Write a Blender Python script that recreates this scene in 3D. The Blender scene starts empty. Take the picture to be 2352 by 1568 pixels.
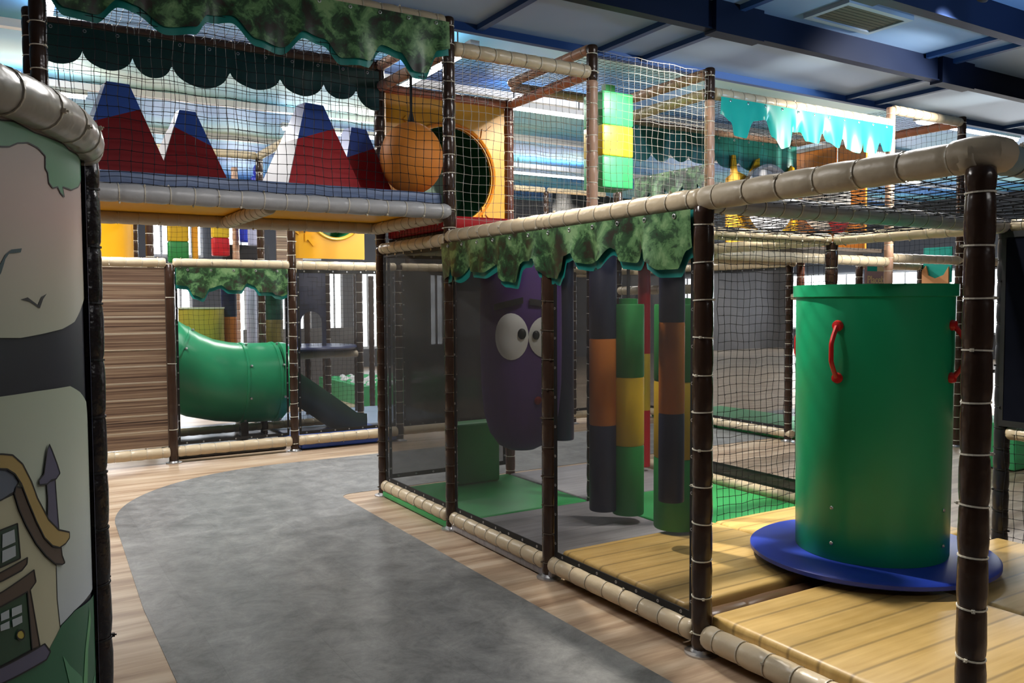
import bpy, bmesh, math, random
from mathutils import Vector, Matrix
random.seed(7)
sc = bpy.context.scene
COL = sc.collection
pi = math.pi

# ------------------------------------------------------------------ camera
cam_d = bpy.data.cameras.new('camera'); cam = bpy.data.objects.new('camera', cam_d); COL.objects.link(cam)
F_PX, YAW, PITCH, ROLL = 1922.1, 0.5483, 0.0469, -0.0051
cam_d.sensor_fit = 'HORIZONTAL'; cam_d.sensor_width = 36.0; cam_d.lens = 36.0 * F_PX / 2352.0
cam_d.clip_start = 0.05; cam_d.clip_end = 200
fw = Vector((math.sin(YAW)*math.cos(PITCH), math.cos(YAW)*math.cos(PITCH), -math.sin(PITCH)))
rt = Vector((math.cos(YAW), -math.sin(YAW), 0)); up = rt.cross(fw)
rt2 = rt*math.cos(ROLL) + up*math.sin(ROLL); up2 = -rt*math.sin(ROLL) + up*math.cos(ROLL)
m = Matrix((rt2, up2, -fw)).transposed().to_4x4(); m.translation = Vector((-2.61, -2.6755, 1.5568))
cam.matrix_world = m
sc.camera = cam

# ------------------------------------------------------------------ world, exposure
w = bpy.data.worlds.new('world'); sc.world = w; w.use_nodes = True
w.node_tree.nodes['Background'].inputs[0].default_value = (0.75, 0.85, 1.0, 1)
w.node_tree.nodes['Background'].inputs[1].default_value = 0.25
sc.view_settings.view_transform = 'Standard'; sc.view_settings.look = 'None'
sc.view_settings.gamma = 1.0; sc.view_settings.use_curve_mapping = False
sc.view_settings.exposure = 0.55

def spot(name, loc, target, power, size=1.2, blend=0.6, radius=0.12, col=(1, .93, .82), parent=None):
    d = bpy.data.lights.new(name, 'SPOT'); d.energy = power; d.spot_size = size; d.spot_blend = blend
    d.shadow_soft_size = radius; d.color = col
    o = bpy.data.objects.new(name, d); COL.objects.link(o); o.location = loc
    o.rotation_euler = (Vector(target)-Vector(loc)).to_track_quat('-Z', 'Y').to_euler()
    return o
def area(name, loc, power, sx, sy, col=(1, .97, .92), rot=(0, 0, 0)):
    d = bpy.data.lights.new(name, 'AREA'); d.shape = 'RECTANGLE'; d.size = sx; d.size_y = sy; d.energy = power; d.color = col
    o = bpy.data.objects.new(name, d); COL.objects.link(o); o.location = loc; o.rotation_euler = rot
    return o

# ------------------------------------------------------------------ materials
MATS = {}
def pm(name, col, rough=.5, spec=.5, noise=0.0, nscale=6.0, bump=0.0, bscale=40.0, metal=0.0, coat=0.0, emit=None, estr=0.0, stretch=None):
    if name in MATS: return MATS[name]
    mt = bpy.data.materials.new(name); mt.use_nodes = True; nt = mt.node_tree; b = nt.nodes['Principled BSDF']
    c = (col[0], col[1], col[2], 1)
    b.inputs['Base Color'].default_value = c; b.inputs['Roughness'].default_value = rough
    b.inputs['Metallic'].default_value = metal; b.inputs['Specular IOR Level'].default_value = spec
    if coat: b.inputs['Coat Weight'].default_value = coat; b.inputs['Coat Roughness'].default_value = .15
    if emit: b.inputs['Emission Color'].default_value = (*emit, 1); b.inputs['Emission Strength'].default_value = estr
    if noise or bump:
        tc = nt.nodes.new('ShaderNodeTexCoord'); mp = nt.nodes.new('ShaderNodeMapping')
        nt.links.new(tc.outputs['Object'], mp.inputs[0])
        if stretch: mp.inputs['Scale'].default_value = stretch
    if noise:
        n = nt.nodes.new('ShaderNodeTexNoise'); n.inputs['Scale'].default_value = nscale; n.inputs['Detail'].default_value = 5
        nt.links.new(mp.outputs[0], n.inputs['Vector'])
        mx = nt.nodes.new('ShaderNodeMix'); mx.data_type = 'RGBA'
        mx.inputs[6].default_value = tuple(max(0, v*(1-noise)) for v in col)+(1,)
        mx.inputs[7].default_value = tuple(min(1, v*(1+noise)) for v in col)+(1,)
        nt.links.new(n.outputs[0], mx.inputs[0]); nt.links.new(mx.outputs[2], b.inputs['Base Color'])
    if bump:
        n2 = nt.nodes.new('ShaderNodeTexNoise'); n2.inputs['Scale'].default_value = bscale
        nt.links.new(mp.outputs[0], n2.inputs['Vector'])
        bp = nt.nodes.new('ShaderNodeBump'); bp.inputs['Strength'].default_value = bump; bp.inputs['Distance'].default_value = .01
        nt.links.new(n2.outputs[0], bp.inputs['Height']); nt.links.new(bp.outputs[0], b.inputs['Normal'])
    MATS[name] = mt
    return mt
def ramp_nodes(nt, stops, interp='LINEAR'):
    r = nt.nodes.new('ShaderNodeValToRGB'); r.color_ramp.interpolation = interp
    els = r.color_ramp.elements
    while len(els) < len(stops): els.new(.5)
    for e, (p, c) in zip(els, stops): e.position = p; e.color = (*c, 1)
    return r
def nodemat(name):
    mt = bpy.data.materials.new(name); mt.use_nodes = True; nt = mt.node_tree
    b = nt.nodes['Principled BSDF']; tc = nt.nodes.new('ShaderNodeTexCoord'); mp = nt.nodes.new('ShaderNodeMapping')
    nt.links.new(tc.outputs['Object'], mp.inputs[0]); MATS[name] = mt
    return mt, nt, b, mp
def N(nt, typ, **kw):
    n = nt.nodes.new(typ)
    for k, v in kw.items():
        if k in n.inputs: n.inputs[k].default_value = v
        else: setattr(n, k, v)
    return n

BEIGE = pm('beige_vinyl', (.60, .49, .33), .33, .5, noise=.10, nscale=5, bump=.35, bscale=22)
BEIGE2 = pm('beige_vinyl_old', (.50, .42, .30), .42, .5, noise=.10, nscale=5, bump=.35, bscale=22)
GREYV = pm('grey_vinyl', (.36, .36, .37), .4, .5, noise=.10, nscale=5, bump=.3, bscale=22)
BROWN = pm('brown_vinyl', (.042, .022, .014), .22, .5, noise=.25, nscale=6, bump=.35, bscale=20)
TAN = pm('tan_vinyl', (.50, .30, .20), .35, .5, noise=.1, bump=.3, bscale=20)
TIE = pm('tie_plastic', (.80, .75, .62), .4)
TIE_B = pm('tie_plastic_brown', (.10, .075, .055), .3)
TIE_G = pm('tie_plastic_grey', (.55, .50, .40), .4)
STEEL = pm('galvanised_steel', (.55, .55, .56), .35, metal=.9)
NETB = pm('black_twine', (.010, .010, .012), .6, .15)
NETW = pm('pale_twine', (.42, .40, .36), .5)
BLACK = pm('black_webbing', (.008, .008, .009), .6)
GREEN = pm('green_plastic', (.008, .30, .13), .32, .5, noise=.06, nscale=3)
BLUE = pm('blue_plastic', (.018, .05, .42), .38, .5, noise=.06, nscale=4)
RED = pm('red_plastic', (.50, .012, .012), .3)
REDV = pm('red_vinyl', (.42, .010, .016), .45, .3, noise=.12, nscale=4)
REDD = pm('dark_red_vinyl', (.20, .006, .010), .55, .2, noise=.15, nscale=4)
BLUEV = pm('blue_vinyl', (.02, .07, .36), .4, noise=.12, nscale=4)
NAVY = pm('navy_vinyl', (.010, .014, .045), .45, noise=.15)
ORANGE = pm('orange_vinyl', (.52, .15, .015), .45, noise=.12)
ORANGEB = pm('orange_fabric', (.80, .27, .03), .6, noise=.12, nscale=3)
YELLOW = pm('yellow_panel', (.78, .37, .006), .35, noise=.06, nscale=2)
YELV = pm('yellow_vinyl', (.62, .40, .02), .45, noise=.1)
GREENV = pm('green_vinyl', (.02, .22, .05), .45, noise=.12)
GREENL = pm('light_green_vinyl', (.06, .46, .17), .42, noise=.08)
PURPLE = pm('purple_fabric', (.070, .022, .16), .7, noise=.2, nscale=8, stretch=(3, 3, .5))
WHITEV = pm('white_vinyl', (.80, .80, .80), .4, noise=.05, bump=.4, bscale=8)
TEAL = pm('teal_fabric', (.008, .21, .185), .4, noise=.08)
TEALL = pm('teal_glossy', (.02, .44, .36), .25, noise=.06)
DKGREEN = pm('dark_green_fabric', (.008, .060, .050), .5, noise=.2)
GREYB = pm('blue_grey_mat', (.12, .17, .30), .45, noise=.08)
WALLM = pm('wall_paint', (.10, .10, .11), .7, noise=.06, nscale=2)
WHITEW = pm('white_frame', (.75, .75, .76), .5)
GLOWW = pm('window_daylight', (.9, .95, 1), .5, emit=(.90, .95, 1.0), estr=9.0)
GLOWT = pm('tube_glow', (1, 1, 1), .5, emit=(1.0, .96, .97), estr=14.0)
BLKPLATE = pm('black_panel', (.012, .012, .015), .35, noise=.2)

def camo():
    mt, nt, b, mp = nodemat('leaf_print')
    n = N(nt, 'ShaderNodeTexNoise', Scale=11.0, Detail=8.0, Roughness=.70, Distortion=.5); nt.links.new(mp.outputs[0], n.inputs[0])
    r = ramp_nodes(nt, [(0, (.014, .010, .008)), (.40, (.026, .022, .013)), (.44, (.018, .046, .020)), (.52, (.030, .085, .032)), (.56, (.085, .19, .070)), (.63, (.12, .25, .10)), (.68, (.20, .34, .15))])
    n2 = N(nt, 'ShaderNodeTexNoise', Scale=3.4, Detail=3.0, Distortion=1.2); nt.links.new(mp.outputs[0], n2.inputs[0])
    ad = N(nt, 'ShaderNodeMath', operation='MULTIPLY_ADD'); ad.inputs[1].default_value = .75; nt.links.new(n2.outputs[0], ad.inputs[0])
    sb = N(nt, 'ShaderNodeMath', operation='SUBTRACT'); sb.inputs[1].default_value = .375; nt.links.new(n.outputs[0], sb.inputs[0]); nt.links.new(sb.outputs[0], ad.inputs[2])
    nt.links.new(ad.outputs[0], r.inputs[0]); nt.links.new(r.outputs[0], b.inputs['Base Color']); b.inputs['Roughness'].default_value = .38
    return mt
CAMO = camo()
def meshmat(name, op, col=(.016, .016, .018)):
    mt = bpy.data.materials.new(name); mt.use_nodes = True; nt = mt.node_tree
    b = nt.nodes['Principled BSDF']; b.inputs['Base Color'].default_value = (*col, 1); b.inputs['Roughness'].default_value = .6
    t = nt.nodes.new('ShaderNodeBsdfTransparent'); mx = nt.nodes.new('ShaderNodeMixShader'); mx.inputs[0].default_value = op
    tc = nt.nodes.new('ShaderNodeTexCoord'); n = N(nt, 'ShaderNodeTexNoise', Scale=3.0); nt.links.new(tc.outputs['Object'], n.inputs[0])
    mr = N(nt, 'ShaderNodeMapRange'); mr.inputs[3].default_value = op-.05; mr.inputs[4].default_value = op+.05
    nt.links.new(n.outputs[0], mr.inputs[0]); nt.links.new(mr.outputs[0], mx.inputs[0])
    nt.links.new(t.outputs[0], mx.inputs[1]); nt.links.new(b.outputs[0], mx.inputs[2])
    nt.links.new(mx.outputs[0], nt.nodes['Material Output'].inputs['Surface']); MATS[name] = mt
    return mt
MESH = meshmat('fine_black_mesh', .62, (.018, .018, .020)); MESHD = meshmat('dense_black_mesh', .95, (.007, .008, .012)); MESHG = meshmat('grey_mesh', .70, (.065, .060, .058))
CLEAR = meshmat('clear_film', .22, (.035, .038, .042))

def plankmat(name, c1, c2, period=.145, dark=.55, axis=1):
    mt, nt, b, mp = nodemat(name)
    n = N(nt, 'ShaderNodeTexNoise', Scale=5.0, Detail=6.0); mp.inputs['Scale'].default_value = (.5, 7, 1) if axis == 1 else (7, .5, 1)
    nt.links.new(mp.outputs[0], n.inputs[0])
    r = ramp_nodes(nt, [(.3, c1), (.7, c2)]); nt.links.new(n.outputs[0], r.inputs[0])
    tc = nt.nodes.new('ShaderNodeTexCoord'); sp = nt.nodes.new('ShaderNodeSeparateXYZ'); nt.links.new(tc.outputs['Object'], sp.inputs[0])
    ma = N(nt, 'ShaderNodeMath', operation='PINGPONG'); ma.inputs[1].default_value = period/2; nt.links.new(sp.outputs[axis], ma.inputs[0])
    mr = N(nt, 'ShaderNodeMapRange', interpolation_type='SMOOTHSTEP'); mr.inputs[1].default_value = 0; mr.inputs[2].default_value = period*.09
    mr.inputs[3].default_value = dark; mr.inputs[4].default_value = 1.0; nt.links.new(ma.outputs[0], mr.inputs[0])
    mx = N(nt, 'ShaderNodeMix', data_type='RGBA', blend_type='MULTIPLY'); mx.inputs[0].default_value = 1.0
    nt.links.new(r.outputs[0], mx.inputs[6]); nt.links.new(mr.outputs[0], mx.inputs[7]); nt.links.new(mx.outputs[2], b.inputs['Base Color'])
    b.inputs['Roughness'].default_value = .42
    return mt
GOLD = plankmat('gold_plank_print', (.46, .29, .085), (.58, .39, .14))
GREYP = plankmat('grey_plank_print', (.27, .26, .28), (.36, .35, .37), dark=.8)
GREENM = pm('green_mat_vinyl', (.035, .36, .10), .45, noise=.12, nscale=3)
def woodfloor():
    mt, nt, b, mp = nodemat('wood_vinyl_floor'); mp.inputs['Scale'].default_value = (.55, 6.5, 1)
    n = N(nt, 'ShaderNodeTexNoise', Scale=1.5, Detail=8.0, Roughness=.6); nt.links.new(mp.outputs[0], n.inputs[0])
    r = ramp_nodes(nt, [(.30, (.22, .135, .085)), (.47, (.42, .30, .20)), (.60, (.55, .43, .31)), (.75, (.62, .52, .40))])
    nt.links.new(n.outputs[0], r.inputs[0]); nt.links.new(r.outputs[0], b.inputs['Base Color'])
    b.inputs['Roughness'].default_value = .38
    return mt
WOODF = woodfloor()
def pathmat():
    mt, nt, b, mp = nodemat('grey_concrete_vinyl')
    n = N(nt, 'ShaderNodeTexNoise', Scale=5.0, Detail=12.0, Roughness=.80); nt.links.new(mp.outputs[0], n.inputs[0])
    n.inputs['Distortion'].default_value = .4
    br = N(nt, 'ShaderNodeTexBrick', Scale=1.0); br.offset = .5
    br.inputs['Color1'].default_value = (.78, .78, .78, 1); br.inputs['Color2'].default_value = (1, 1, 1, 1); br.inputs['Mortar'].default_value = (.72, .72, .72, 1)
    br.inputs['Mortar Size'].default_value = .0025; br.inputs['Brick Width'].default_value = .92; br.inputs['Row Height'].default_value = .46
    mp2 = nt.nodes.new('ShaderNodeMapping'); mp2.inputs['Rotation'].default_value = (0, 0, pi/2); nt.links.new(nt.nodes['Texture Coordinate'].outputs['Object'], mp2.inputs[0]); nt.links.new(mp2.outputs[0], br.inputs[0])
    r = ramp_nodes(nt, [(.28, (.085, .087, .085)), (.44, (.165, .168, .168)), (.56, (.235, .238, .235)), (.72, (.34, .34, .325))])
    nt.links.new(n.outputs[0], r.inputs[0])
    mx = N(nt, 'ShaderNodeMix', data_type='RGBA', blend_type='MULTIPLY'); mx.inputs[0].default_value = .55
    nt.links.new(r.outputs[0], mx.inputs[6]); nt.links.new(br.outputs[0], mx.inputs[7]); nt.links.new(mx.outputs[2], b.inputs['Base Color'])
    b.inputs['Roughness'].default_value = .42
    return mt
PATHM = pathmat()
def woodpanel():
    mt, nt, b, mp = nodemat('striped_wood_edge_highlight'); mp.inputs['Scale'].default_value = (.35, 1, 48)
    n = N(nt, 'ShaderNodeTexNoise', Scale=1.3, Detail=6.0, Roughness=.65, Distortion=.5); nt.links.new(mp.outputs[0], n.inputs[0])
    r = ramp_nodes(nt, [(.32, (.045, .026, .018)), (.42, (.13, .078, .052)), (.50, (.22, .14, .092)), (.58, (.30, .215, .14)), (.66, (.42, .33, .22)), (.72, (.58, .50, .38))])
    nt.links.new(n.outputs[0], r.inputs[0])
    tc = nt.nodes['Texture Coordinate']; sp = nt.nodes.new('ShaderNodeSeparateXYZ'); nt.links.new(tc.outputs['Object'], sp.inputs[0])
    ma = N(nt, 'ShaderNodeMath', operation='PINGPONG'); ma.inputs[1].default_value = 1.74/22; nt.links.new(sp.outputs[2], ma.inputs[0])
    mr = N(nt, 'ShaderNodeMapRange', interpolation_type='SMOOTHSTEP'); mr.inputs[1].default_value = .002; mr.inputs[2].default_value = .011; mr.inputs[3].default_value = .8; mr.inputs[4].default_value = 0; nt.links.new(ma.outputs[0], mr.inputs[0])
    mx = N(nt, 'ShaderNodeMix', data_type='RGBA'); mx.inputs[7].default_value = (.72, .62, .47, 1); nt.links.new(mr.outputs[0], mx.inputs[0]); nt.links.new(r.outputs[0], mx.inputs[6])  # pale lines at the plank joints paint edge highlights into the colour
    nt.links.new(mx.outputs[2], b.inputs['Base Color']); b.inputs['Roughness'].default_value = .35
    return mt
WOODP = woodpanel()
def ceilmat(name, stops, scale, rough=.45):
    mt, nt, b, mp = nodemat(name); mp.inputs['Scale'].default_value = (.35, .7, 1)
    n = N(nt, 'ShaderNodeTexNoise', Scale=scale, Detail=1.5, Roughness=.5); nt.links.new(mp.outputs[0], n.inputs[0])
    r = ramp_nodes(nt, stops); nt.links.new(n.outputs[0], r.inputs[0]); nt.links.new(r.outputs[0], b.inputs['Base Color']); b.inputs['Roughness'].default_value = rough
    return mt
CEIL_N = ceilmat('blue_grey_ceiling', [(.3, (.15, .26, .46)), (.7, (.23, .35, .54))], .9)
CEIL_F = ceilmat('painted_sky_ceiling', [(.30, (.03, .11, .40)), (.44, (.06, .24, .55)), (.54, (.12, .40, .55)), (.64, (.32, .55, .54)), (.74, (.55, .60, .48))], .8)
BEAMM = pm('dark_blue_steel', (.0028, .0075, .026), .55, .15, noise=.15, nscale=2)
RIBM = pm('blue_steel_rib', (.020, .060, .19), .5, .2)

# ------------------------------------------------------------------ mesh helpers
class MB:
    def __init__(s): s.v = []; s.f = []; s.smooth = True
    def box(s, a, b):
        o = len(s.v); (x0, y0, z0), (x1, y1, z1) = a, b
        s.v += [(x0, y0, z0), (x1, y0, z0), (x1, y1, z0), (x0, y1, z0), (x0, y0, z1), (x1, y0, z1), (x1, y1, z1), (x0, y1, z1)]
        s.f += [tuple(o+i for i in q) for q in ((0, 3, 2, 1), (4, 5, 6, 7), (0, 1, 5, 4), (1, 2, 6, 5), (2, 3, 7, 6), (3, 0, 4, 7))]
        return s
    def rings(s, rings, cap=True, closed=False):
        o = len(s.v); n = len(rings[0])
        for r in rings: s.v += [tuple(p) for p in r]
        k = len(rings)
        for i in range(k if closed else k-1):
            for j in range(n):
                a = o+i*n+j; b_ = o+i*n+(j+1) % n; c = o+((i+1) % k)*n+(j+1) % n; d = o+((i+1) % k)*n+j
                s.f.append((a, b_, c, d))
        if cap and not closed:
            s.f.append(tuple(o+j for j in reversed(range(n)))); s.f.append(tuple(o+(k-1)*n+j for j in range(n)))
        return s
    def lathe(s, prof, n=24, cap=True, c=(0, 0)):
        return s.rings([[(c[0]+r*math.cos(2*pi*j/n), c[1]+r*math.sin(2*pi*j/n), z) for j in range(n)] for r, z in prof], cap)
    def tube(s, pts, rad, n=8, cap=True, closed=False):
        pts = [Vector(p) for p in pts]; k = len(pts); rs = rad if isinstance(rad, (list, tuple)) else [rad]*k
        rings = []; prev = None
        for i, p in enumerate(pts):
            if closed: t = pts[(i+1) % k]-pts[i-1]
            else: t = (pts[min(i+1, k-1)]-pts[max(i-1, 0)])
            t.normalize()
            if prev is None:
                a = Vector((0, 0, 1)) if abs(t.z) < .9 else Vector((1, 0, 0)); u = a.cross(t).normalized()
            else:
                u = (prev-t*prev.dot(t)).normalized()
            prev = u; v = t.cross(u)
            rings.append([p+(u*math.cos(2*pi*j/n)+v*math.sin(2*pi*j/n))*rs[i] for j in range(n)])
        return s.rings(rings, cap, closed)
    def prism(s, poly, z0, z1):
        o = len(s.v); n = len(poly)
        s.v += [(x, y, z0) for x, y in poly]+[(x, y, z1) for x, y in poly]
        s.f.append(tuple(o+i for i in reversed(range(n)))); s.f.append(tuple(o+n+i for i in range(n)))
        for i in range(n): s.f.append((o+i, o+(i+1) % n, o+n+(i+1) % n, o+n+i))
        return s
    def mesh(s, name, mat, smooth=True, sharp=35):
        me = bpy.data.meshes.new(name); me.from_pydata(s.v, [], s.f); me.materials.append(mat)
        if smooth:
            for p in me.polygons: p.use_smooth = True
            try: me.set_sharp_from_angle(angle=math.radians(sharp))
            except Exception: pass
        me.update()
        return me
    def build(s, name, mat, parent=None, loc=(0, 0, 0), rot=None, smooth=True, sharp=35):
        return put(name, s.mesh(name, mat, smooth, sharp), parent, loc, rot)
def put(name, me, parent=None, loc=(0, 0, 0), rot=None):
    o = bpy.data.objects.new(name, me); COL.objects.link(o)
    o.location = loc
    if rot is not None:
        if isinstance(rot, Matrix): o.rotation_euler = rot.to_3x3().to_euler()
        else: o.rotation_euler = rot
    if parent: o.parent = parent
    return o
def tag(o, label, cat, group=None, kind=None):
    o['label'] = label
    if cat: o['category'] = cat
    if group: o['group'] = group
    if kind: o['kind'] = kind
    return o
def thing(name, label, cat, loc=(0, 0, 0), rz=0, group=None):
    o = bpy.data.objects.new(name, None); COL.objects.link(o); o.location = loc; o.rotation_euler = (0, 0, rz)
    o.empty_display_size = .1
    return tag(o, label, cat, group)
def struct(o, label=None):
    o['kind'] = 'structure'
    if label: o['label'] = label
    return o
def rbox_mesh(name, dx, dy, dz, mat, bev=.02, seg=3):
    bm = bmesh.new(); bmesh.ops.create_cube(bm, size=1)
    for v in bm.verts: v.co = Vector((v.co.x*dx, v.co.y*dy, (v.co.z+.5)*dz))
    bmesh.ops.bevel(bm, geom=list(bm.edges), offset=min(bev, dx*.45, dy*.45, dz*.45), segments=seg, affect='EDGES', profile=.5)
    me = bpy.data.meshes.new(name); bm.to_mesh(me); bm.free(); me.materials.append(mat)
    for p in me.polygons: p.use_smooth = True
    try: me.set_sharp_from_angle(angle=math.radians(60))
    except Exception: pass
    return me
def rbox(name, cx, cy, z0, dx, dy, dz, mat, parent=None, bev=.02, rz=0):
    return put(name, rbox_mesh(name, dx, dy, dz, mat, bev), parent, (cx, cy, z0), (0, 0, rz))

# ------------------------------------------------------------------ padded bars with cable ties
_foam = {}; _tie = {}
def foam_mesh(L, r, n, mat, sides=14):
    key = (round(L, 3), r, n, mat.name, sides)
    if key in _foam: return _foam[key]
    rnd = random.Random(hash((round(L, 2), n)) % 999)
    prof = [(0, r*.80), (.006, r*.96)]
    for i in range(n):
        z = L*(i+.5)/n; d = L/n
        prof += [(z-d*.30, r*(1.0+rnd.uniform(0, .05))), (z-.014, r*.985), (z, r*.90), (z+.014, r*.985), (z+d*.30, r*(1.0+rnd.uniform(0, .05)))]
    prof += [(L-.006, r*.96), (L, r*.80)]
    b = MB(); b.rings([[(q*math.cos(2*pi*j/sides), q*math.sin(2*pi*j/sides), z) for j in range(sides)] for z, q in prof])
    me = b.mesh('foam_sleeve', mat, True, 60); _foam[key] = me
    return me
def tie_mesh(r, mat):
    key = (r, mat.name)
    if key in _tie: return _tie[key]
    b = MB(); n = 18; rr = r*.95; wd = .0026
    rings = []
    for i in range(n):
        a = 2*pi*i/n; c, s = math.cos(a), math.sin(a)
        rings.append([((rr)*c, (rr)*s, -wd), ((rr+.0032)*c, (rr+.0032)*s, -wd), ((rr+.0032)*c, (rr+.0032)*s, wd), (rr*c, rr*s, wd)])
    b.rings(rings, False, True)
    b.box((rr-.001, -.005, -.005), (rr+.009, .005, .005))
    b.box((rr+.006, -.0018, -.0018), (rr+.014, .0018, .0018))
    me = b.mesh('cable_tie', mat, False); _tie[key] = me
    return me
def bar(frame, name, p0, p1, r, mat, spacing=.13, ties='each', tmat=None, sides=14, spin=None):
    p0 = Vector(p0); p1 = Vector(p1); d = p1-p0; L = d.length; n = max(1, round(L/spacing)); tmat = tmat or TIE
    o = put(name, foam_mesh(L, r, n, mat, sides), frame)
    q = d.to_track_quat('Z', 'Y'); o.location = p0; o.rotation_euler = q.to_euler()
    if ties == 'each':
        tm = tie_mesh(r, tmat)
        for i in range(n):
            t = bpy.data.objects.new('cable_tie', tm); COL.objects.link(t); t.parent = o
            t.location = (0, 0, L*(i+.5)/n)
            t.rotation_euler = (random.uniform(-.06, .06), random.uniform(-.06, .06), (spin if spin is not None else random.uniform(0, 6.28))+random.uniform(-.3, .3))
    elif ties == 'join':
        b = MB()
        for i in range(n):
            z = L*(i+.5)/n
            b.rings([[((r*.95+a)*math.cos(2*pi*j/12), (r*.95+a)*math.sin(2*pi*j/12), z+c) for j in range(12)] for a, c in ((0, -.0025), (.003, -.0025), (.003, .0025), (0, .0025))], False, True)
        t = b.build('cable_ties', tmat, o, smooth=False); t['kind'] = 'stuff'
    return o
PR = .042
_foot = None
def post(frame, x, y, h, z0=0, mat=None, ties='each', r=PR, spacing=.125, tmat=None, foot=True, sides=16):
    o = bar(frame, 'padded_post', (x, y, z0+.012 if foot and z0 == 0 else z0), (x, y, h), r, mat or BROWN, spacing, ties, tmat, sides)
    if foot and z0 == 0:
        b = MB().lathe([(.075, -.012), (.075, -.004), (.05, 0), (.03, .03)], 20); b.build('foot_plate', STEEL, o)
    return o
def rail(frame, p0, p1, mat=None, ties='each', r=.045, spacing=.13, tmat=None, sides=14, spin=None, trim=.035):
    p0 = Vector(p0); p1 = Vector(p1); d = (p1-p0).normalized()
    return bar(frame, 'padded_rail', p0+d*trim, p1-d*trim, r, mat or BEIGE, spacing, ties, tmat or TIE_G, sides, spin)

# ------------------------------------------------------------------ nets, mesh panels, valances
_net = {}
def plane_rot(u, v):
    u = Vector(u).normalized(); v = Vector(v).normalized(); n = u.cross(v)
    return Matrix((u, v, n)).transposed()
def net(label, org, u, v, wd, ht, cell=.055, rad=.0016, mat=None, sag=0.0, group=None):
    key = (round(wd, 2), round(ht, 2), cell, rad, (mat or NETB).name, sag)
    if key not in _net:
        rnd = random.Random(len(_net)); b = MB(); nu = round(wd/cell); nv = round(ht/cell)
        def pt(a, c):
            fx = math.sin(pi*a/wd)*math.sin(pi*c/ht)
            return Vector((a+.006*math.sin(c*17+a*9), c+.006*math.sin(a*19+c*5)-.0, sag*fx+.004*math.sin(a*23+c*31)))
        def strand(f, L, k):
            pts = [f(L*i/k) for i in range(k+1)]; rings = []
            for i, p in enumerate(pts):
                t = (pts[min(i+1, k)]-pts[max(i-1, 0)]).normalized(); s_ = Vector((0, 0, 1)); q = t.cross(s_).normalized()
                rings.append([p+q*rad, p-q*rad*.5+s_*rad*.87, p-q*rad*.5-s_*rad*.87])
            b.rings(rings, False)
        for i in range(nu+1):
            a = wd*i/nu; strand(lambda c, a=a: pt(a, c), ht, max(6, nv//2))
        for j in range(nv+1):
            c = ht*j/nv; strand(lambda a, c=c: pt(a, c), wd, max(6, nu//2))
        # knots
        if wd*ht < 3.2 and cell > .05:
            for i in range(nu+1):
                for j in range(nv+1):
                    p = pt(wd*i/nu, ht*j/nv); k = rad*2.0; o = len(b.v)
                    b.v += [(p.x+k, p.y, p.z), (p.x, p.y+k, p.z), (p.x-k, p.y, p.z), (p.x, p.y-k, p.z), (p.x, p.y, p.z+k), (p.x, p.y, p.z-k)]
                    b.f += [tuple(o+q for q in t) for t in ((0, 1, 4), (1, 2, 4), (2, 3, 4), (3, 0, 4), (1, 0, 5), (2, 1, 5), (3, 2, 5), (0, 3, 5))]
        _net[key] = b.mesh('rope_net', mat or NETB, False)
    o = put('rope_net', _net[key], None, org, plane_rot(u, v))
    return tag(o, label, 'net', group)
def mesh_panel(label, org, u, v, wd, ht, mat=None, hem=.035, group=None, name='mesh_panel', eyelets=True):
    b = MB(); nx, nz = 8, 8; o = []
    for j in range(nz+1):
        for i in range(nx+1):
            b.v.append((wd*i/nx, ht*j/nz, .004*math.sin(i*1.7)*math.sin(j*1.3)))
    for j in range(nz):
        for i in range(nx): b.f.append((j*(nx+1)+i, j*(nx+1)+i+1, (j+1)*(nx+1)+i+1, (j+1)*(nx+1)+i))
    ob = b.build(name, mat or MESH, None, org, plane_rot(u, v)); tag(ob, label, 'mesh screen', group)
    if hem:
        h = MB(); t = .003
        h.box((0, 0, -t), (wd, hem, t)); h.box((0, ht-hem, -t), (wd, ht, t)); h.box((0, hem, -t), (hem*.7, ht-hem, t)); h.box((wd-hem*.7, hem, -t), (wd, ht-hem, t))
        h.build('hem', BLACK, ob, smooth=False)
    if eyelets:
        e = MB(); k = max(3, round(wd/.16))
        for i in range(k):
            for zz in (hem*.5, ht-hem*.5):
                x = wd*(i+.5)/k; e.rings([[(x+q*math.cos(2*pi*j/8), zz+q*math.sin(2*pi*j/8), d) for j in range(8)] for q, d in ((.004, .0045), (.008, .0045), (.008, -.0045), (.004, -.0045))], False, True)
        k = max(3, round(ht/.16))
        for i in range(k):
            for xx in (hem*.35, wd-hem*.35):
                z = ht*(i+.5)/k; e.rings([[(xx+q*math.cos(2*pi*j/8), z+q*math.sin(2*pi*j/8), d) for j in range(8)] for q, d in ((.004, .0045), (.008, .0045), (.008, -.0045), (.004, -.0045))], False, True)
        eo = e.build('eyelets', STEEL, ob, smooth=False); eo['kind'] = 'stuff'
    return ob
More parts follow.
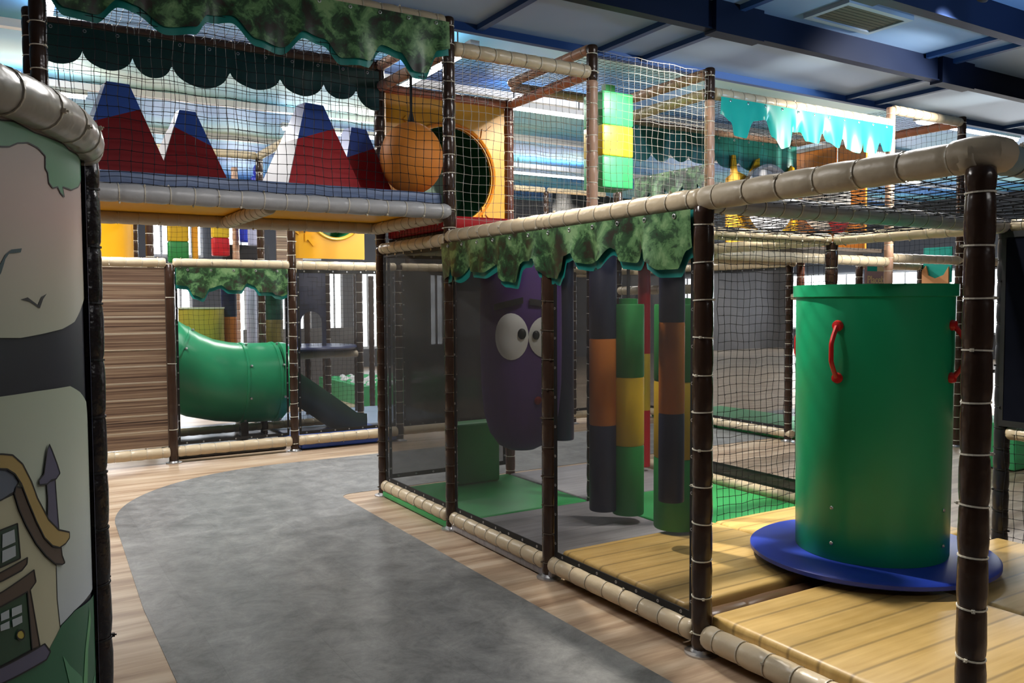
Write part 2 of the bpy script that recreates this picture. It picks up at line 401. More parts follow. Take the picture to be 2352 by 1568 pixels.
def valance(label, org, u, L, prof, mat, back=None, drop_back=.028, fold=.02, seed=1, eye=True, group=None, cols=150):
    """hangs down from org along u; prof(s) = drop at s"""
    rnd = random.Random(seed); ph = [rnd.uniform(0, 6.28) for _ in range(4)]
    def off(s, d):
        return fold*d*(math.sin(s*19+ph[0])*.9+math.sin(s*33+ph[1])*.5)
    def sheet(extra, dz, rows=7):
        b = MB()
        for i in range(cols+1):
            s = L*i/cols; D = prof(s)+extra
            for j in range(rows+1):
                k = j/rows; b.v.append((s, dz+off(s, k)*(.3+.7*k)*5*.3, -D*k))
        for i in range(cols):
            for j in range(rows):
                a = i*(rows+1)+j; b.f.append((a, a+1, a+rows+2, a+rows+1))
        return b
    uu = Vector(u).normalized(); zz = Vector((0, 0, 1)); nn = zz.cross(uu)
    R_ = Matrix((uu, nn, zz)).transposed()
    o = sheet(0, 0).build('leaf_valance', mat, None, org, R_, sharp=80); tag(o, label, 'valance', group)
    if back: sheet(drop_back, .022).build('teal_border', back, o, sharp=80)
    if eye:
        k = max(3, round(L/.2)); rm = _eye()
        for i in range(k):
            e = put('eyelet', rm, o, (L*(i+.5)/k, -.003, -.022), (pi/2, 0, 0))
    return o
_eyem = []
def _eye():
    if not _eyem:
        _eyem.append(MB().tube([(.009*math.cos(2*pi*i/12), .009*math.sin(2*pi*i/12), 0) for i in range(12)], .003, 5, closed=True).mesh('eyelet', STEEL))
    return _eyem[0]
def polyprof(pts):
    pts = sorted(pts)
    def f(s):
        if s <= pts[0][0]: return pts[0][1]
        for (a, b), (c, d) in zip(pts, pts[1:]):
            if a <= s <= c:
                t = (s-a)/max(1e-6, c-a); t = t*t*(3-2*t)
                return b+(d-b)*t
        return pts[-1][1]
    return f
def scallop(base, amp, per, seed=1):
    rnd = random.Random(seed); lens = []; x = 0
    while x < 6:
        l = per*rnd.uniform(.75, 1.25); lens.append((x, l, rnd.uniform(.7, 1.15))); x += l
    def f(s):
        for a, l, k in lens:
            if a <= s < a+l:
                t = (s-a)/l; return base+amp*k*math.sqrt(max(0, 1-(2*t-1)**2))
        return base
    return f

# ================================================================== THE SETTING
fl = MB(); fl.box((-9, -8, -.2), (20, 17, 0)); struct(fl.build('floor', WOODF, smooth=False), 'pale wood vinyl floor')
# grey path: runs along y, then bends right behind the cage
def arc(cx, cy, r, a0, a1, n=18): return [(cx+r*math.cos(math.radians(a0+(a1-a0)*i/n)), cy+r*math.sin(math.radians(a0+(a1-a0)*i/n))) for i in range(n+1)]
pp = [(-2.06, -6.5), (-.32, -6.5)] + [(-.305, 3.66)] + arc(-.19, 3.69, .115, 180, 90, 8) + [(9, 3.88), (9, 5.50), (.3, 5.38)] + arc(-.30, 3.72, 1.66, 90, 180, 26)[1:] 
pp = pp[:-1] + [(-1.965, 3.6), (-2.03, 1.9)]
struct(MB().prism(pp, .0002, .003).build('floor_path', PATHM, smooth=False), 'grey mottled vinyl walkway with a curved bend')
YB = 3.75
near = MB(); near.box((-9, -8, 3.93), (20, YB, 4.2)); ce = struct(near.build('ceiling', CEIL_N, smooth=False), 'blue grey panelled ceiling')
far = MB(); far.box((-9, YB, 4.32), (20, 17, 4.6)); struct(far.build('ceiling', CEIL_F, smooth=False), 'ceiling painted like a blue sky')
for i, (y0, y1, z) in enumerate(((2.24, 2.29, 3.715), (1.10, 1.16, 3.70), (-1.8, -1.74, 3.68))):
    b = MB(); b.box((-9, y0, z), (20, y1, 3.93)); o = struct(b.build('ceiling_beam', BEAMM, smooth=False), 'dark blue steel ceiling beam')
    f_ = MB(); f_.box((-9, y0-.02, z-.012), (20, y1+.02, z)); f_.build('flange', BEAMM, o, smooth=False)
    for k, (xa, xb) in enumerate(((-5, -4.5), (-2.2, -1.6), (2.26, 2.80), (5.3, 5.85), (8.5, 9))):
        s_ = MB(); s_.box((xa, y0-.05, z-.035), (xb, y1+.03, 3.93)); s_.build('joint_plate', BEAMM, o, smooth=False)
for x in (-4.2, -1.5, .97, 2.26, 2.79, 5.86, 6.4, 9.2):
    b = MB(); b.box((x-.03, 2.42, 3.885), (x+.03, YB, 3.93)); b.build('rib', RIBM, ce, smooth=False)
for x in (-3.0, -.4, 1.55, 2.55, 5.1, 5.5, 8.0):
    b = MB(); b.box((x-.03, 1.22, 3.885), (x+.03, 2.22, 3.93)); b.build('rib', RIBM, ce, smooth=False)
b = MB(); b.box((-9, YB-.06, 3.86), (20, YB, 4.4)); b.build('edge_trim', RIBM, ce, smooth=False)
# far ceiling battens
for y in (6.9, 9.2, 11.6):
    b = MB(); b.box((-9, y-.05, 4.24), (20, y+.05, 4.32)); struct(b.build('trim_1', WHITEW, smooth=False), 'pale batten across the painted ceiling')
# vent
v = thing('ceiling_vent', 'dark square ceiling vent with a pale metal frame', 'vent', (3.57, 1.865, 3.93))
b = MB(); b.box((-.37, -.17, -.02), (.37, .17, 0)); b.build('grille', pm('vent_dark', (.05, .045, .03), .6, noise=.3, nscale=20), v, smooth=False)
for a, c in (((-.42, -.22, -.035), (.42, -.17, 0)), ((-.42, .17, -.035), (.42, .22, 0)), ((-.42, -.17, -.035), (-.37, .17, 0)), ((.37, -.17, -.035), (.42, .17, 0))):
    b = MB(); b.box(a, c); b.build('frame_strip', pm('vent_frame', (.30, .36, .45), .5), v, smooth=False)
for k in range(7):
    b = MB(); y = -.14+.046*k; b.box((-.37, y-.012, -.023), (.37, y+.012, -.02)); b.build('slat', pm('vent_slat', (.05, .042, .03), .6), v, smooth=False)
# walls
for nm, a, c in (('wall_back', (-9, 16.6, 0), (20, 17, 4.6)), ('wall_right', (19.6, -8, 0), (20, 17, 4.6)), ('wall_left', (-9.3, -8, 0), (-9, 17, 4.6)), ('wall_front', (-9, -8.3, 0), (20, -8, 4.6))):
    b = MB(); b.box(a, c); struct(b.build(nm, WALLM, smooth=False), 'painted hall wall')
wi = 0
def window(x0, x1, z0, z1, wall='back'):
    global wi; wi += 1
    if wall == 'back':
        o = MB().box((x0, 16.56, z0), (x1, 16.6, z1)).build('window_%d' % wi, GLOWW, smooth=False)
        bars = [((x0-.06, 16.5, z0-.06), (x1+.06, 16.57, z0)), ((x0-.06, 16.5, z1), (x1+.06, 16.57, z1+.06)), ((x0-.06, 16.5, z0), (x0, 16.57, z1)), ((x1, 16.5, z0), (x1+.06, 16.57, z1)), (((x0+x1)/2-.025, 16.52, z0), ((x0+x1)/2+.025, 16.57, z1))]
    else:
        o = MB().box((19.56, x0, z0), (19.6, x1, z1)).build('window_%d' % wi, GLOWW, smooth=False)
        bars = [((19.5, x0-.06, z0-.06), (19.57, x1+.06, z0)), ((19.5, x0-.06, z1), (19.57, x1+.06, z1+.06)), ((19.5, x0-.06, z0), (19.57, x0, z1)), ((19.5, x1, z0), (19.57, x1+.06, z1)), ((19.52, (x0+x1)/2-.025, z0), (19.57, (x0+x1)/2+.025, z1))]
    struct(o, 'tall bright window')
    for a, c in bars: MB().box(a, c).build('window_frame', WHITEW, o, smooth=False)
for x0, x1 in ((-1.3, -.5), (.55, .9), (1.94, 2.25), (2.82, 2.96), (3.33, 3.54), (4.02, 4.32), (4.80, 5.22), (6.70, 7.03), (14.9, 16.0)): window(x0, x1, .5, 2.25)
for x0, x1 in ((.2, .52), (.8, 1.15), (1.75, 2.3), (3.2, 3.8)): window(x0, x1, 2.62, 3.7)
for y0, y1 in ((6.5, 7.8), (8.4, 9.4), (10.0, 10.6), (11.5, 12.4), (13.45, 14.35), (14.5, 15.9)): window(y0, y1, .7, 2.35, 'right')

# ceiling lamps, with added ones for fill and ceiling streaks
def tube_lamp(label, x, y, z, L, power, axis=0, col=(1, .97, .93), upl=.35):
    t = thing('ceiling_tube_lamp', label, 'lamp', (x, y, z), 0 if axis == 0 else pi/2)
    MB().box((-L/2, -.05, .02), (L/2, .05, .08)).build('housing', WHITEW, t, smooth=False)
    MB().tube([(-L/2+.02, 0, 0), (L/2-.02, 0, 0)], .022, 10).build('tube', GLOWT, t)
    MB().tube([(-L*.3, 0, .08), (-L*.3, 0, (4.32 if y > YB else 3.93)-z)], .008, 6).build('hanger', BLACK, t); MB().tube([(L*.3, 0, .08), (L*.3, 0, (4.32 if y > YB else 3.93)-z)], .008, 6).build('hanger', BLACK, t)
    a = area('lamp_light', (0, 0, -.03), power, L, .10, col); a.parent = t
    a = area('added_uplight', (0, 0, .09), power*upl, L, .10, col, (pi, 0, 0)); a.parent = t  # upward light added to brighten the ceiling
    return t
tube_lamp('long white tube lamp glowing behind the net right of the yellow panel', 3.55, 6.5, 4.02, 1.7, 110, upl=.05)
tube_lamp('white tube lamp glowing above the right end of the hall', 9.6, 4.4, 4.02, 2.6, 120, upl=.12)
tube_lamp('tube lamp above the left of the walkway bend', -2.2, 5.2, 4.02, 2.2, 135, 1, upl=.08)
tube_lamp('tube lamp above the right of the walkway bend', 1.4, 5.45, 4.02, 1.8, 78, 1, upl=.06)
tube_lamp('added fill tube lamp behind the wood panel of the rear frame', -2.4, 8.6, 4.02, 1.5, 110, upl=.08)  # added for ambient fill at the back, no lamp known here
tube_lamp('added fill tube lamp above the rear slide', 1.6, 9.2, 4.02, 1.5, 110, upl=.08)  # another added fill lamp for the rear
tube_lamp('added fill tube lamp at the far back of the hall', 6.5, 11.0, 4.02, 2.0, 120, upl=.12)  # added so the far hall gets ambient light
tube_lamp('added fill tube lamp far to the right over the hall', 13, 8.0, 4.02, 2.0, 150)  # added fill for the right of the hall
tube_lamp('added tube lamp over the front of the grey walkway', -1.3, .6, 3.02, 1.2, 20, upl=.05)  # unseen lamp added to light the walkway side of the cage
tube_lamp('added fill tube lamp over the entrance in front of the cage', .5, -4.5, 3.05, 1.5, 14, upl=.3)  # unseen fill lamp added behind the camera
tube_lamp('added tube lamp above the revolving drum', 1.7, .4, 3.60, 1.2, 45, upl=.25)  # added out of view, mainly to light the ceiling

def spot_lamp(label, loc, target, power, size, blend=.5, col=(1, .93, .82), rad=.06):
    d = (Vector(target)-Vector(loc)).normalized()
    t = thing('ceiling_spotlight', label, 'lamp', loc)
    q = d.to_track_quat('-Z', 'Y').to_euler()
    MB().lathe([(.03, .10), (.06, .09), (.065, .0), (.058, .0), (.05, .04), (.0, .05)], 20, False).build('lamp_head', BLACK, t, (0, 0, 0), q)
    MB().tube([(0, 0, .05), (0, 0, 3.93-loc[2] if loc[1] < YB else 4.32-loc[2])], .012, 8).build('stem', BLACK, t)
    s = spot('lamp_light', (0, 0, 0), (0, 0, -1), power, size, blend, rad, col); s.location = d*.03; s.rotation_euler = q; s.parent = t
    return t
spot_lamp('spotlight over the cage shining on the gold mats and drum', (.3, 2.0, 3.66), (1.0, -.05, .2), 520, .95)
spot_lamp('spotlight aimed at the teal valance', (5.3, .1, 3.3), (4.5, 2.4, 3.05), 800, 1.0)
spot_lamp('spotlight aimed at the hanging green block', (2.15, 1.4, 3.76), (1.80, 2.8, 2.85), 330, .80)
spot_lamp('added spotlight over the grey mat in the cage', (.75, 1.0, 3.72), (.6, 1.9, 0), 95, 1.0)  # unseen lamp added to lift the mats inside the cage
spot_lamp('added spotlight over the green floor mat', (2.2, .85, 3.75), (2.0, 1.75, 0), 420, .8)  # added out of view to brighten the green mat
spot_lamp('added spotlight aimed at the yellow cutout panel', (3.4, .75, 3.72), (4.5, 3.5, 2.7), 260, .75)  # added to brighten the yellow and orange panels at the back
spot_lamp('added narrow spotlight throwing a streak on the ceiling', (4.75, .3, 2.3), (4.35, 2.9, 3.93), 420, .27, 1.0, (1, .80, .55))  # added out of view to imitate a warm light streak
spot_lamp('added narrow spotlight throwing a second streak on the ceiling', (8.2, .2, 2.3), (7.3, 3.0, 3.93), 700, .27, 1.0, (1, .80, .55))  # added like the one above for a further warm streak
spot_lamp('added narrow spotlight throwing a short streak on the ceiling', (4.2, -.3, 2.2), (3.2, 3.3, 3.93), 300, .18, 1.0, (1, .80, .55))  # added as well, imitates the short warm streak
spot_lamp('added bluish floodlight aimed up at the ceiling', (4.4, -.9, 2.6), (3.4, 2.4, 3.93), 170, 1.7, .9, (.42, .68, 1))  # unseen flood added to brighten the ceiling and tint it blue

# ================================================================== FRONT CLIMBING FRAME
G = 2.0; T = 3.26; T2 = 3.42
FA = thing('climbing_frame', 'two level climbing frame of brown padded posts and beige rails beside the grey walkway', 'play frame')
post(FA, 0, -1.2, 1.97, r=.044, spacing=.165, tmat=TIE)
post(FA, 0, 0, 1.97, r=.044, spacing=.165, tmat=TIE)
post(FA, 0, 1.2, 1.97, spacing=.16, tmat=TIE_B)
post(FA, 0, 2.4, 2.0, tmat=TIE_B); post(FA, 0, 3.6, 2.0, tmat=TIE_B)
for y in (2.4, 3.6): bar(FA, 'padded_post', (0, y, 2.0), (0, y, 3.46), PR, BROWN, .12, 'each', TIE_G, 16)
post(FA, 1.2, 1.2, 1.97, ties='join'); post(FA, 2.4, 1.2, 1.97, ties='join'); post(FA, 2.4, 0, 1.97, ties='each', mat=BLKPLATE, tmat=BLACK); post(FA, 2.4, -1.2, 1.97, ties='join')  # black post at the right edge: shade put into its colour
post(FA, 1.2, 3.6, 3.30, mat=pm('reddish_brown_vinyl', (.10, .035, .022), .3, noise=.2, bump=.3), ties='join')
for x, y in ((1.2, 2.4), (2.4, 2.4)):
    bar(FA, 'padded_post', (x, y, 2.04), (x, y, 3.20), PR, TAN, .115, 'each', TIE, 16)  # brown vinyl here, tan puts the strong lamp light into its colour
    bar(FA, 'padded_post', (x, y, 3.20), (x, y, 3.46), PR, BROWN, .12, 'each', TIE, 16)
    post(FA, x, y, 2.04, ties='join')
post(FA, 4.8, 2.4, 3.42, ties='join', mat=TAN); post(FA, 4.8, 3.6, 3.3, ties='join'); post(FA, 2.4, 3.6, 3.3, ties='join')
post(FA, -2.4, 2.4, 3.46); post(FA, -2.4, 3.6, 3.46, ties='join')
UPS = -pi/2
# walkway side rails
YS = [-1.2, 0, 1.2, 2.4, 3.6]
for a, c in zip(YS, YS[1:]):
    rail(FA, (0, a, .085), (0, c, .085), spin=0 if False else None, r=.047 if a >= 0 else .052, spacing=.14)
rail(FA, (0, 1.2, 2.0), (0, 2.4, 2.0), r=.047, trim=0); rail(FA, (0, 0, 2.0), (0, 1.2, 2.0), r=.047, trim=0); rail(FA, (0, -1.2, 2.005), (0, 0, 2.0), r=.052, spacing=.17, trim=0, mat=BEIGE2)
rail(FA, (0, 2.4, 1.985), (0, 3.6, 1.985), r=.043)
# elbow cap over the nearest post and the pipe leaving to the right
MB().tube([(0, -1.12, 2.006), (0, -1.17, 2.010), (.03, -1.21, 2.012), (.09, -1.215, 2.01)], .056, 14).build('corner_elbow', BEIGE2, FA)
TEALP = pm('teal_tinted_vinyl', (.22, .30, .31), .4, noise=.1, bump=.3)
rail(FA, (.05, -1.21, 2.0), (2.4, -1.2, 2.0), r=.05, mat=TEALP, spacing=.16)
# cross rails at walkway-cage roof level
rail(FA, (0, 0, 1.985), (2.4, 0, 1.985), r=.045, mat=GREYV, spacing=.12)
rail(FA, (1.2, 1.2, 1.985), (2.4, 1.2, 1.985), r=.04); rail(FA, (0, 1.2, 1.985), (1.2, 1.2, 1.985), r=.04)
rail(FA, (2.4, 0, 1.985), (2.4, 1.2, 1.985), r=.042); rail(FA, (2.4, 1.2, 1.985), (2.4, 2.4, 1.985), r=.042); rail(FA, (2.4, -1.2, 1.985), (2.4, 0, 1.985), r=.042)
rail(FA, (2.4, 2.4, 1.985), (2.4, 3.6, 1.985), r=.042, ties='join')
rail(FA, (2.4, 2.4, 1.66), (2.4, 3.6, 1.66), r=.04, ties='join'); 
rail(FA, (2.4, 2.4, 1.95), (4.8, 2.4, 1.93), r=.045, ties='join'); rail(FA, (0, 3.6, 1.985), (1.2, 3.6, 1.985), ties='join'); rail(FA, (1.2, 3.6, 1.985), (4.8, 3.6, 1.985), ties='join')
rail(FA, (2.4, 1.2, .085), (2.4, 2.4, .085)); rail(FA, (2.4, 2.4, .085), (2.4, 3.6, .085), ties='join'); rail(FA, (2.4, -1.2, .09), (2.4, 0, .09)); rail(FA, (2.4, 0, .09), (2.4, 1.2, .09), ties='join')
bar(FA, 'padded_rail', (.04, .06, .085), (2.36, .06, .085), .07, pm('brown_soft_vinyl', (.11, .060, .032), .3, noise=.1), .6, None)
rail(FA, (2.4, -1.2, .78), (2.4, 0, .78), r=.04, ties='join')
# upper level
rail(FA, (-2.4, 2.4, T2), (0, 2.4, T2), r=.05); rail(FA, (-2.4, 3.6, 3.38), (0, 3.6, 3.42), r=.045, mat=pm('worn_brown_vinyl', (.16, .085, .05), .4, noise=.2, bump=.3), ties='join')
rail(FA, (0, 2.4, T), (1.2, 2.4, T), r=.048); rail(FA, (0, 2.4, T-.02), (0, 3.6, T), r=.04, mat=TAN); rail(FA, (0, 2.4, T2), (0, 3.6, T2), r=.04, mat=TAN, ties='join')
ORV = pm('rust_vinyl', (.50, .20, .11), .4, noise=.1, bump=.3)
rail(FA, (1.2, 2.4, T), (1.2, 3.6, T), r=.04, mat=ORV, ties='join'); rail(FA, (1.2, 2.4, T2+.02), (1.2, 3.6, T2+.02), r=.038, mat=TAN, ties='join')
rail(FA, (0, 3.6, T), (1.2, 3.6, T), r=.035, mat=ORV, ties='join')
rail(FA, (2.4, 2.4, T), (2.4, 3.6, T), r=.045, ties='join'); rail(FA, (2.4, 2.4, T2), (2.4, 3.6, T2), r=.045, mat=TAN, ties='join'); rail(FA, (2.4, 2.4, T), (4.8, 2.4, T), r=.05)
rail(FA, (1.2, 3.6, T2), (2.4, 3.6, T2), r=.04, mat=TAN, ties='join'); rail(FA, (2.4, 3.6, T), (4.8, 3.6, T), r=.042, mat=TAN, ties='join'); rail(FA, (4.8, 2.4, T), (4.8, 3.6, T), r=.04, mat=TAN, ties='join')
# bridge over the walkway
rail(FA, (-2.4, 2.4, 2.17), (.03, 2.4, 2.17), r=.052, mat=GREYV, tmat=TIE_G); rail(FA, (-2.4, 3.6, 2.15), (0, 3.6, 2.15), r=.048, mat=BEIGE2)
rail(FA, (-1.2, 2.4, 2.14), (-1.2, 3.6, 2.14), r=.045, mat=BEIGE2); rail(FA, (-.05, 2.4, 2.14), (-.05, 3.6, 2.14), r=.045, mat=BEIGE2)

bd = MB().box((-2.4, 2.44, 2.185), (-.02, 3.58, 2.205)).build('bridge_floor_board', YELLOW, smooth=False); tag(bd, 'yellow board forming the underside of the bridge over the walkway', 'floor board')
bm_ = rbox('bridge_mat', -1.21, 3.0, 2.21, 2.34, 1.16, .085, GREYB); tag(bm_, 'blue grey mat lying on the bridge over the walkway', 'mat')
rm = rbox('floor_mat', .60, 3.0, 2.06, 1.12, 1.12, .09, REDV); tag(rm, 'red mat on the upper level below the orange ball', 'mat')
ub = MB().box((.05, 2.44, 2.02), (4.76, 3.56, 2.055)).build('upper_floor_board', pm('dark_board', (.05, .035, .025), .6, noise=.2), smooth=False); tag(ub, 'dark floor board of the upper level right of the bridge', 'floor board')

# nets
Z = (0, 0, 1); XA = (1, 0, 0); YA = (0, 1, 0)
net('black rope net across the front of the bridge over the walkway', (-2.37, 2.37, 2.22), XA, Z, 2.34, 1.16, .057, .0021)
net('black rope net along the back of the bridge behind the red peaks', (-2.37, 3.62, 2.22), XA, Z, 2.34, 1.14)
net('black rope net roof over the bridge under the leaf valance', (-2.37, 2.42, 3.41), XA, YA, 2.34, 1.16, .06)
net('pale rope net beside the orange ball, between the two brown and tan upper posts', (.04, 2.38, 2.06), XA, Z, 1.12, 1.16, .06, .0016, NETW)
net('pale rope net in front of the hanging green and yellow block', (1.24, 2.38, 2.06), XA, Z, 1.12, 1.36, .06, .0016, NETW)
net('dark rope net below the glossy teal valance', (2.44, 2.40, 2.04), XA, Z, 2.32, 1.18, .06, .0014)
net('dark rope net at the back of the upper level behind the hanging block', (1.24, 3.58, 2.06), XA, Z, 1.12, 1.16, .055, .0014)
net('dark rope net on the upper level in front of the yellow cutout panel', (2.44, 3.52, 2.06), XA, Z, 2.32, 1.16, .055, .0014)
net('black rope net roof above the orange ball', (.04, 2.44, 3.27), XA, YA, 1.12, 1.12, .06)
net('black rope net roof above the hanging green and yellow block', (1.24, 2.44, 3.43), XA, YA, 1.12, 1.12, .06)
net('black rope net roof between the teal and the dark green valance', (2.44, 2.44, 3.27), XA, YA, 2.32, 1.12, .06)
net('small black net below the bridge pipe, in front of the red mat edge', (.02, 2.46, 2.02), YA, Z, 1.10, .16, .055)
net('black rope net roof over the front gold mats, right of the nearest brown post', (.05, -1.16, 2.0), XA, YA, 2.30, 1.12, .085, .0022, sag=-.03)
net('black rope net roof over the revolving drum', (.05, .06, 2.0), XA, YA, 2.30, 1.10, .085, .0022, sag=-.03)
net('black rope net wall behind the green drum', (1.24, 1.14, .14), XA, Z, 1.12, 1.82, .055, .0020)
net('dark rope net low down beside the gold mat at the right edge', (2.36, -1.16, .12), YA, Z, 1.12, .66, .055, .0017)

# fine mesh screens on the walkway side
mesh_panel('fine black mesh screen at the far corner of the cage by the walkway', (0, 3.55, .13), (0, -1, 0), Z, 1.10, 1.82)
mesh_panel('fine black mesh screen in front of the purple eyed bag', (0, 2.35, .13), (0, -1, 0), Z, 1.10, 1.82)
mesh_panel('fine black mesh screen nearest the camera, before the striped hanging columns', (0, 1.15, .13), (0, -1, 0), Z, 1.10, 1.80)
mesh_panel('fine black mesh screen across the back of the cage behind the purple bag', (.05, 3.6, .13), XA, Z, 1.10, 1.82)
mesh_panel('fine mesh screen on the far right side of the cage behind the drum', (2.4, 2.36, .13), (0, -1, 0), Z, 1.12, .10, MESHD, hem=.02, eyelets=False)
mesh_panel('black mesh wall with the shade painted in at the right edge beyond the nearest brown post', (2.36, .0, .82), (0, -1, 0), Z, 1.14, 1.13, pm('shaded_black_mesh', (.004, .005, .010), .9, .05), eyelets=False)  # opaque black stands in for the shade on this mesh wall

# valances
VAL = [(2.47,1.69),(2.32,1.73),(2.29,1.8),(2.23,1.73),(2.18,1.72),(2.06,1.8),(2.02,1.79),(1.98,1.75),(1.85,1.74),(1.72,1.79),(1.65,1.78),(1.62,1.7),(1.58,1.68),(1.5,1.67),(1.43,1.78),(1.41,1.79),(1.34,1.79),(1.25,1.8),(1.22,1.73),(1.16,1.69),(1.05,1.68),(1.01,1.72),(.98,1.8),(.9,1.81),(.86,1.76),(.8,1.75),(.73,1.76),(.68,1.76),(.58,1.82),(.55,1.81),(.51,1.75),(.42,1.74),(.35,1.8),(.33,1.8),(.3,1.74),(.23,1.7),(.12,1.7),(.06,1.78),(.03,1.79)]
TOPV = 1.955
valance('camouflage leaf valance with teal border hanging over the walkway mesh screens', (-.05, 2.43, TOPV), (0, -1, 0), 2.40, polyprof([(2.43-y, TOPV-z) for y, z in VAL]), CAMO, TEAL, .036, .015, 3, cols=300)
valance('dark leaf valance along the top front of the bridge', (-2.38, 2.34, 3.41), XA, 2.36, polyprof([(0, .2), (.1, .30), (.25, .31), (.36, .22), (.45, .23), (.6, .32), (.75, .30), (.83, .21), (.95, .20), (1.1, .31), (1.25, .33), (1.38, .22), (1.5, .24), (1.62, .34), (1.8, .33), (1.88, .22), (2.0, .25), (2.1, .36), (2.2, .35), (2.27, .2), (2.36, .18)]), CAMO, TEAL, .038, .012, 5, cols=220)
valance('plain dark green scalloped valance along the back of the bridge', (-2.38, 3.55, 3.37), XA, 2.36, scallop(.14, .15, .32, 4), DKGREEN, None, 0, .006, 6, cols=220)
valance('glossy teal scalloped valance lit by a spotlight on the upper level', (2.46, 2.33, 3.225), XA, 2.28, polyprof([(0, .14), (.08, .20), (.15, .30), (.3, .31), (.38, .16), (.55, .13), (.62, .27), (.72, .36), (.80, .34), (.86, .20), (.97, .19), (1.02, .27), (1.2, .27), (1.28, .17), (1.33, .24), (1.42, .29), (1.5, .28), (1.55, .19), (1.6, .28), (1.75, .31), (1.82, .2), (1.87, .28), (2.0, .29), (2.07, .18), (2.12, .26), (2.28, .24)]), TEALL, None, 0, .013, 9, cols=240)
valance('dark green scalloped valance along the back of the upper level', (2.45, 3.48, 3.21), XA, 2.3, scallop(.22, .10, .30, 8), pm('green_curtain', (.012, .13, .11), .4, noise=.2, stretch=(8, 1, .5)), None, 0, .01, 2, cols=220)
valance('small camouflage leaf valance in the dark behind the hanging block', (3.6, 4.8, 2.96), (0, -1, 0), 1.15, scallop(.16, .12, .28, 3), CAMO, TEAL, .02, .008, 12)

# ------------------------------------------------------------------ mats inside the cage
def mat_(label, x0, x1, y0, y1, z0, z1, mt, bev=.025):
    o = rbox('floor_mat', (x0+x1)/2, (y0+y1)/2, z0, x1-x0, y1-y0, z1-z0, mt, bev=bev)
    return tag(o, label, 'mat')
mat_('gold wood print mat in front of the drum, nearest the camera', .03, 1.19, -1.17, -.02, .004, .175, GOLD)
mat_('gold wood print mat in shade at the right edge beside the drum', 1.21, 2.33, -1.17, -.02, .004, .172, GOLD)
mat_('gold wood print mat below the striped hanging columns', .03, 1.19, .14, 1.13, .004, .17, GOLD)
mat_('gold wood print mat behind and under the green drum', 1.20, 2.35, .14, 1.13, .004, .17, GOLD)
mat_('grey plank print mat in the middle of the cage', -.03, 1.16, 1.15, 2.36, .004, .06, GREYP, .015)
mat_('green mat in the far corner of the cage by the walkway', -.035, 1.14, 2.38, 3.55, .004, .06, GREENM, .015)
mat_('grey plank print mat at the back of the cage', 1.16, 2.33, 2.38, 3.55, .004, .058, GREYP, .015)
mat_('bright green mat behind the net and the green drum', 1.18, 2.35, 1.15, 2.36, .004, .062, GREENM, .015)

# ------------------------------------------------------------------ revolving drum
DR = thing('revolving_drum', 'tall green revolving drum with red handles on a round blue plate', 'drum', (1.32, .10, .172))
MB().lathe([(.30, 0), (.30, .025), (.05, .03)], 32).build('turntable_base', BLACK, DR)
MB().lathe([(.0, .035), (.60, .035), (.615, .043), (.615, .062), (.60, .072), (.0, .072)], 96, False).build('round_plate', BLUE, DR, sharp=50)
d_ = MB().lathe([(.375, .072), (.378, .08), (.388, 1.36), (.388, 1.40), (.402, 1.405), (.402, 1.465), (.375, 1.465), (.370, 1.40), (.36, .10)], 96, False); dr = d_.build('drum_shell', GREEN, DR, sharp=40)
for k, a in enumerate((187, 278, 7, 93)):
    an = math.radians(a+4); R_ = .388; c, s = math.cos(an), math.sin(an); z0, z1 = 1.005, 1.255
    pts = []
    for i in range(13):
        t = i/12; zz = z0+(z1-z0)*t; ou = .012+.056*min(1, 3.2*min(t, 1-t))**.8 if 0 < t < 1 else .012
        pts.append(((R_+ou)*c, (R_+ou)*s, zz))
    h = MB().tube(pts, [.016]+[.0115]*11+[.016], 10).build('handle', RED, DR)
    for zz in (z0-.005, z1+.005):
        b = MB().lathe([(.0, -.004), (.026, -.004), (.028, .006), (.022, .022), (.0, .026)], 14, False)
        b.build('handle_boss', RED, h, (R_*c, R_*s, zz), Matrix.Rotation(an, 3, 'Z') @ Matrix.Rotation(pi/2, 3, 'Y'))
for a in (187, 277, 97, 7):
    for zz in (.16, .34):
        an = math.radians(a); b = MB().lathe([(.0, 0), (.010, 0), (.007, .005), (.0, .006)], 10, False)
        b.build('screw', STEEL, DR, (.381*math.cos(an), .381*math.sin(an), zz), Matrix.Rotation(an, 3, 'Z') @ Matrix.Rotation(pi/2, 3, 'Y'))

# ------------------------------------------------------------------ hanging columns
def column(label, x, y, z0, bands, wd, rz, top=1.98, round_=False, cap=True, name='hanging_column', depth=None):
    t = thing(name, label, 'hanging bag', (x, y, z0), rz); z = 0
    for h, mt in bands:
        if round_:
            b = MB().lathe([(wd/2*.97, z), (wd/2, z+.01), (wd/2, z+h-.01), (wd/2*.97, z+h)], 28); b.build('color_band', mt, t)
        else:
            put('color_band', rbox_mesh('color_band', wd, depth or wd, h, mt, min(.04, wd*.22), 3), t, (0, 0, z))
        z += h
    if cap:
        MB().box((-.02, -.004, z), (.02, .004, top-z0)).build('strap', BLACK, t, smooth=False)
        MB().lathe([(wd*.30, z-.01), (wd*.30, z+.035), (.0, z+.04)], 20, False).build('top_cap', bands[-1][1], t)
    return t
column('narrow navy and orange hanging column at the left, before the wide one', .84, 1.80, .15, [(.58, NAVY), (.58, ORANGE), (.60, NAVY)], .185, .5, cap=False, round_=True)
column('wide green and yellow hanging column left of the red one', 1.00, 1.73, .12, [(.47, GREENV), (.46, YELV), (.49, GREENV)], .215, .5, round_=True)
column('narrow navy and orange hanging column nearest the brown post', .60, .86, .43, [(.50, NAVY), (.51, ORANGE), (.50, NAVY)], .145, .5, cap=False, round_=True)
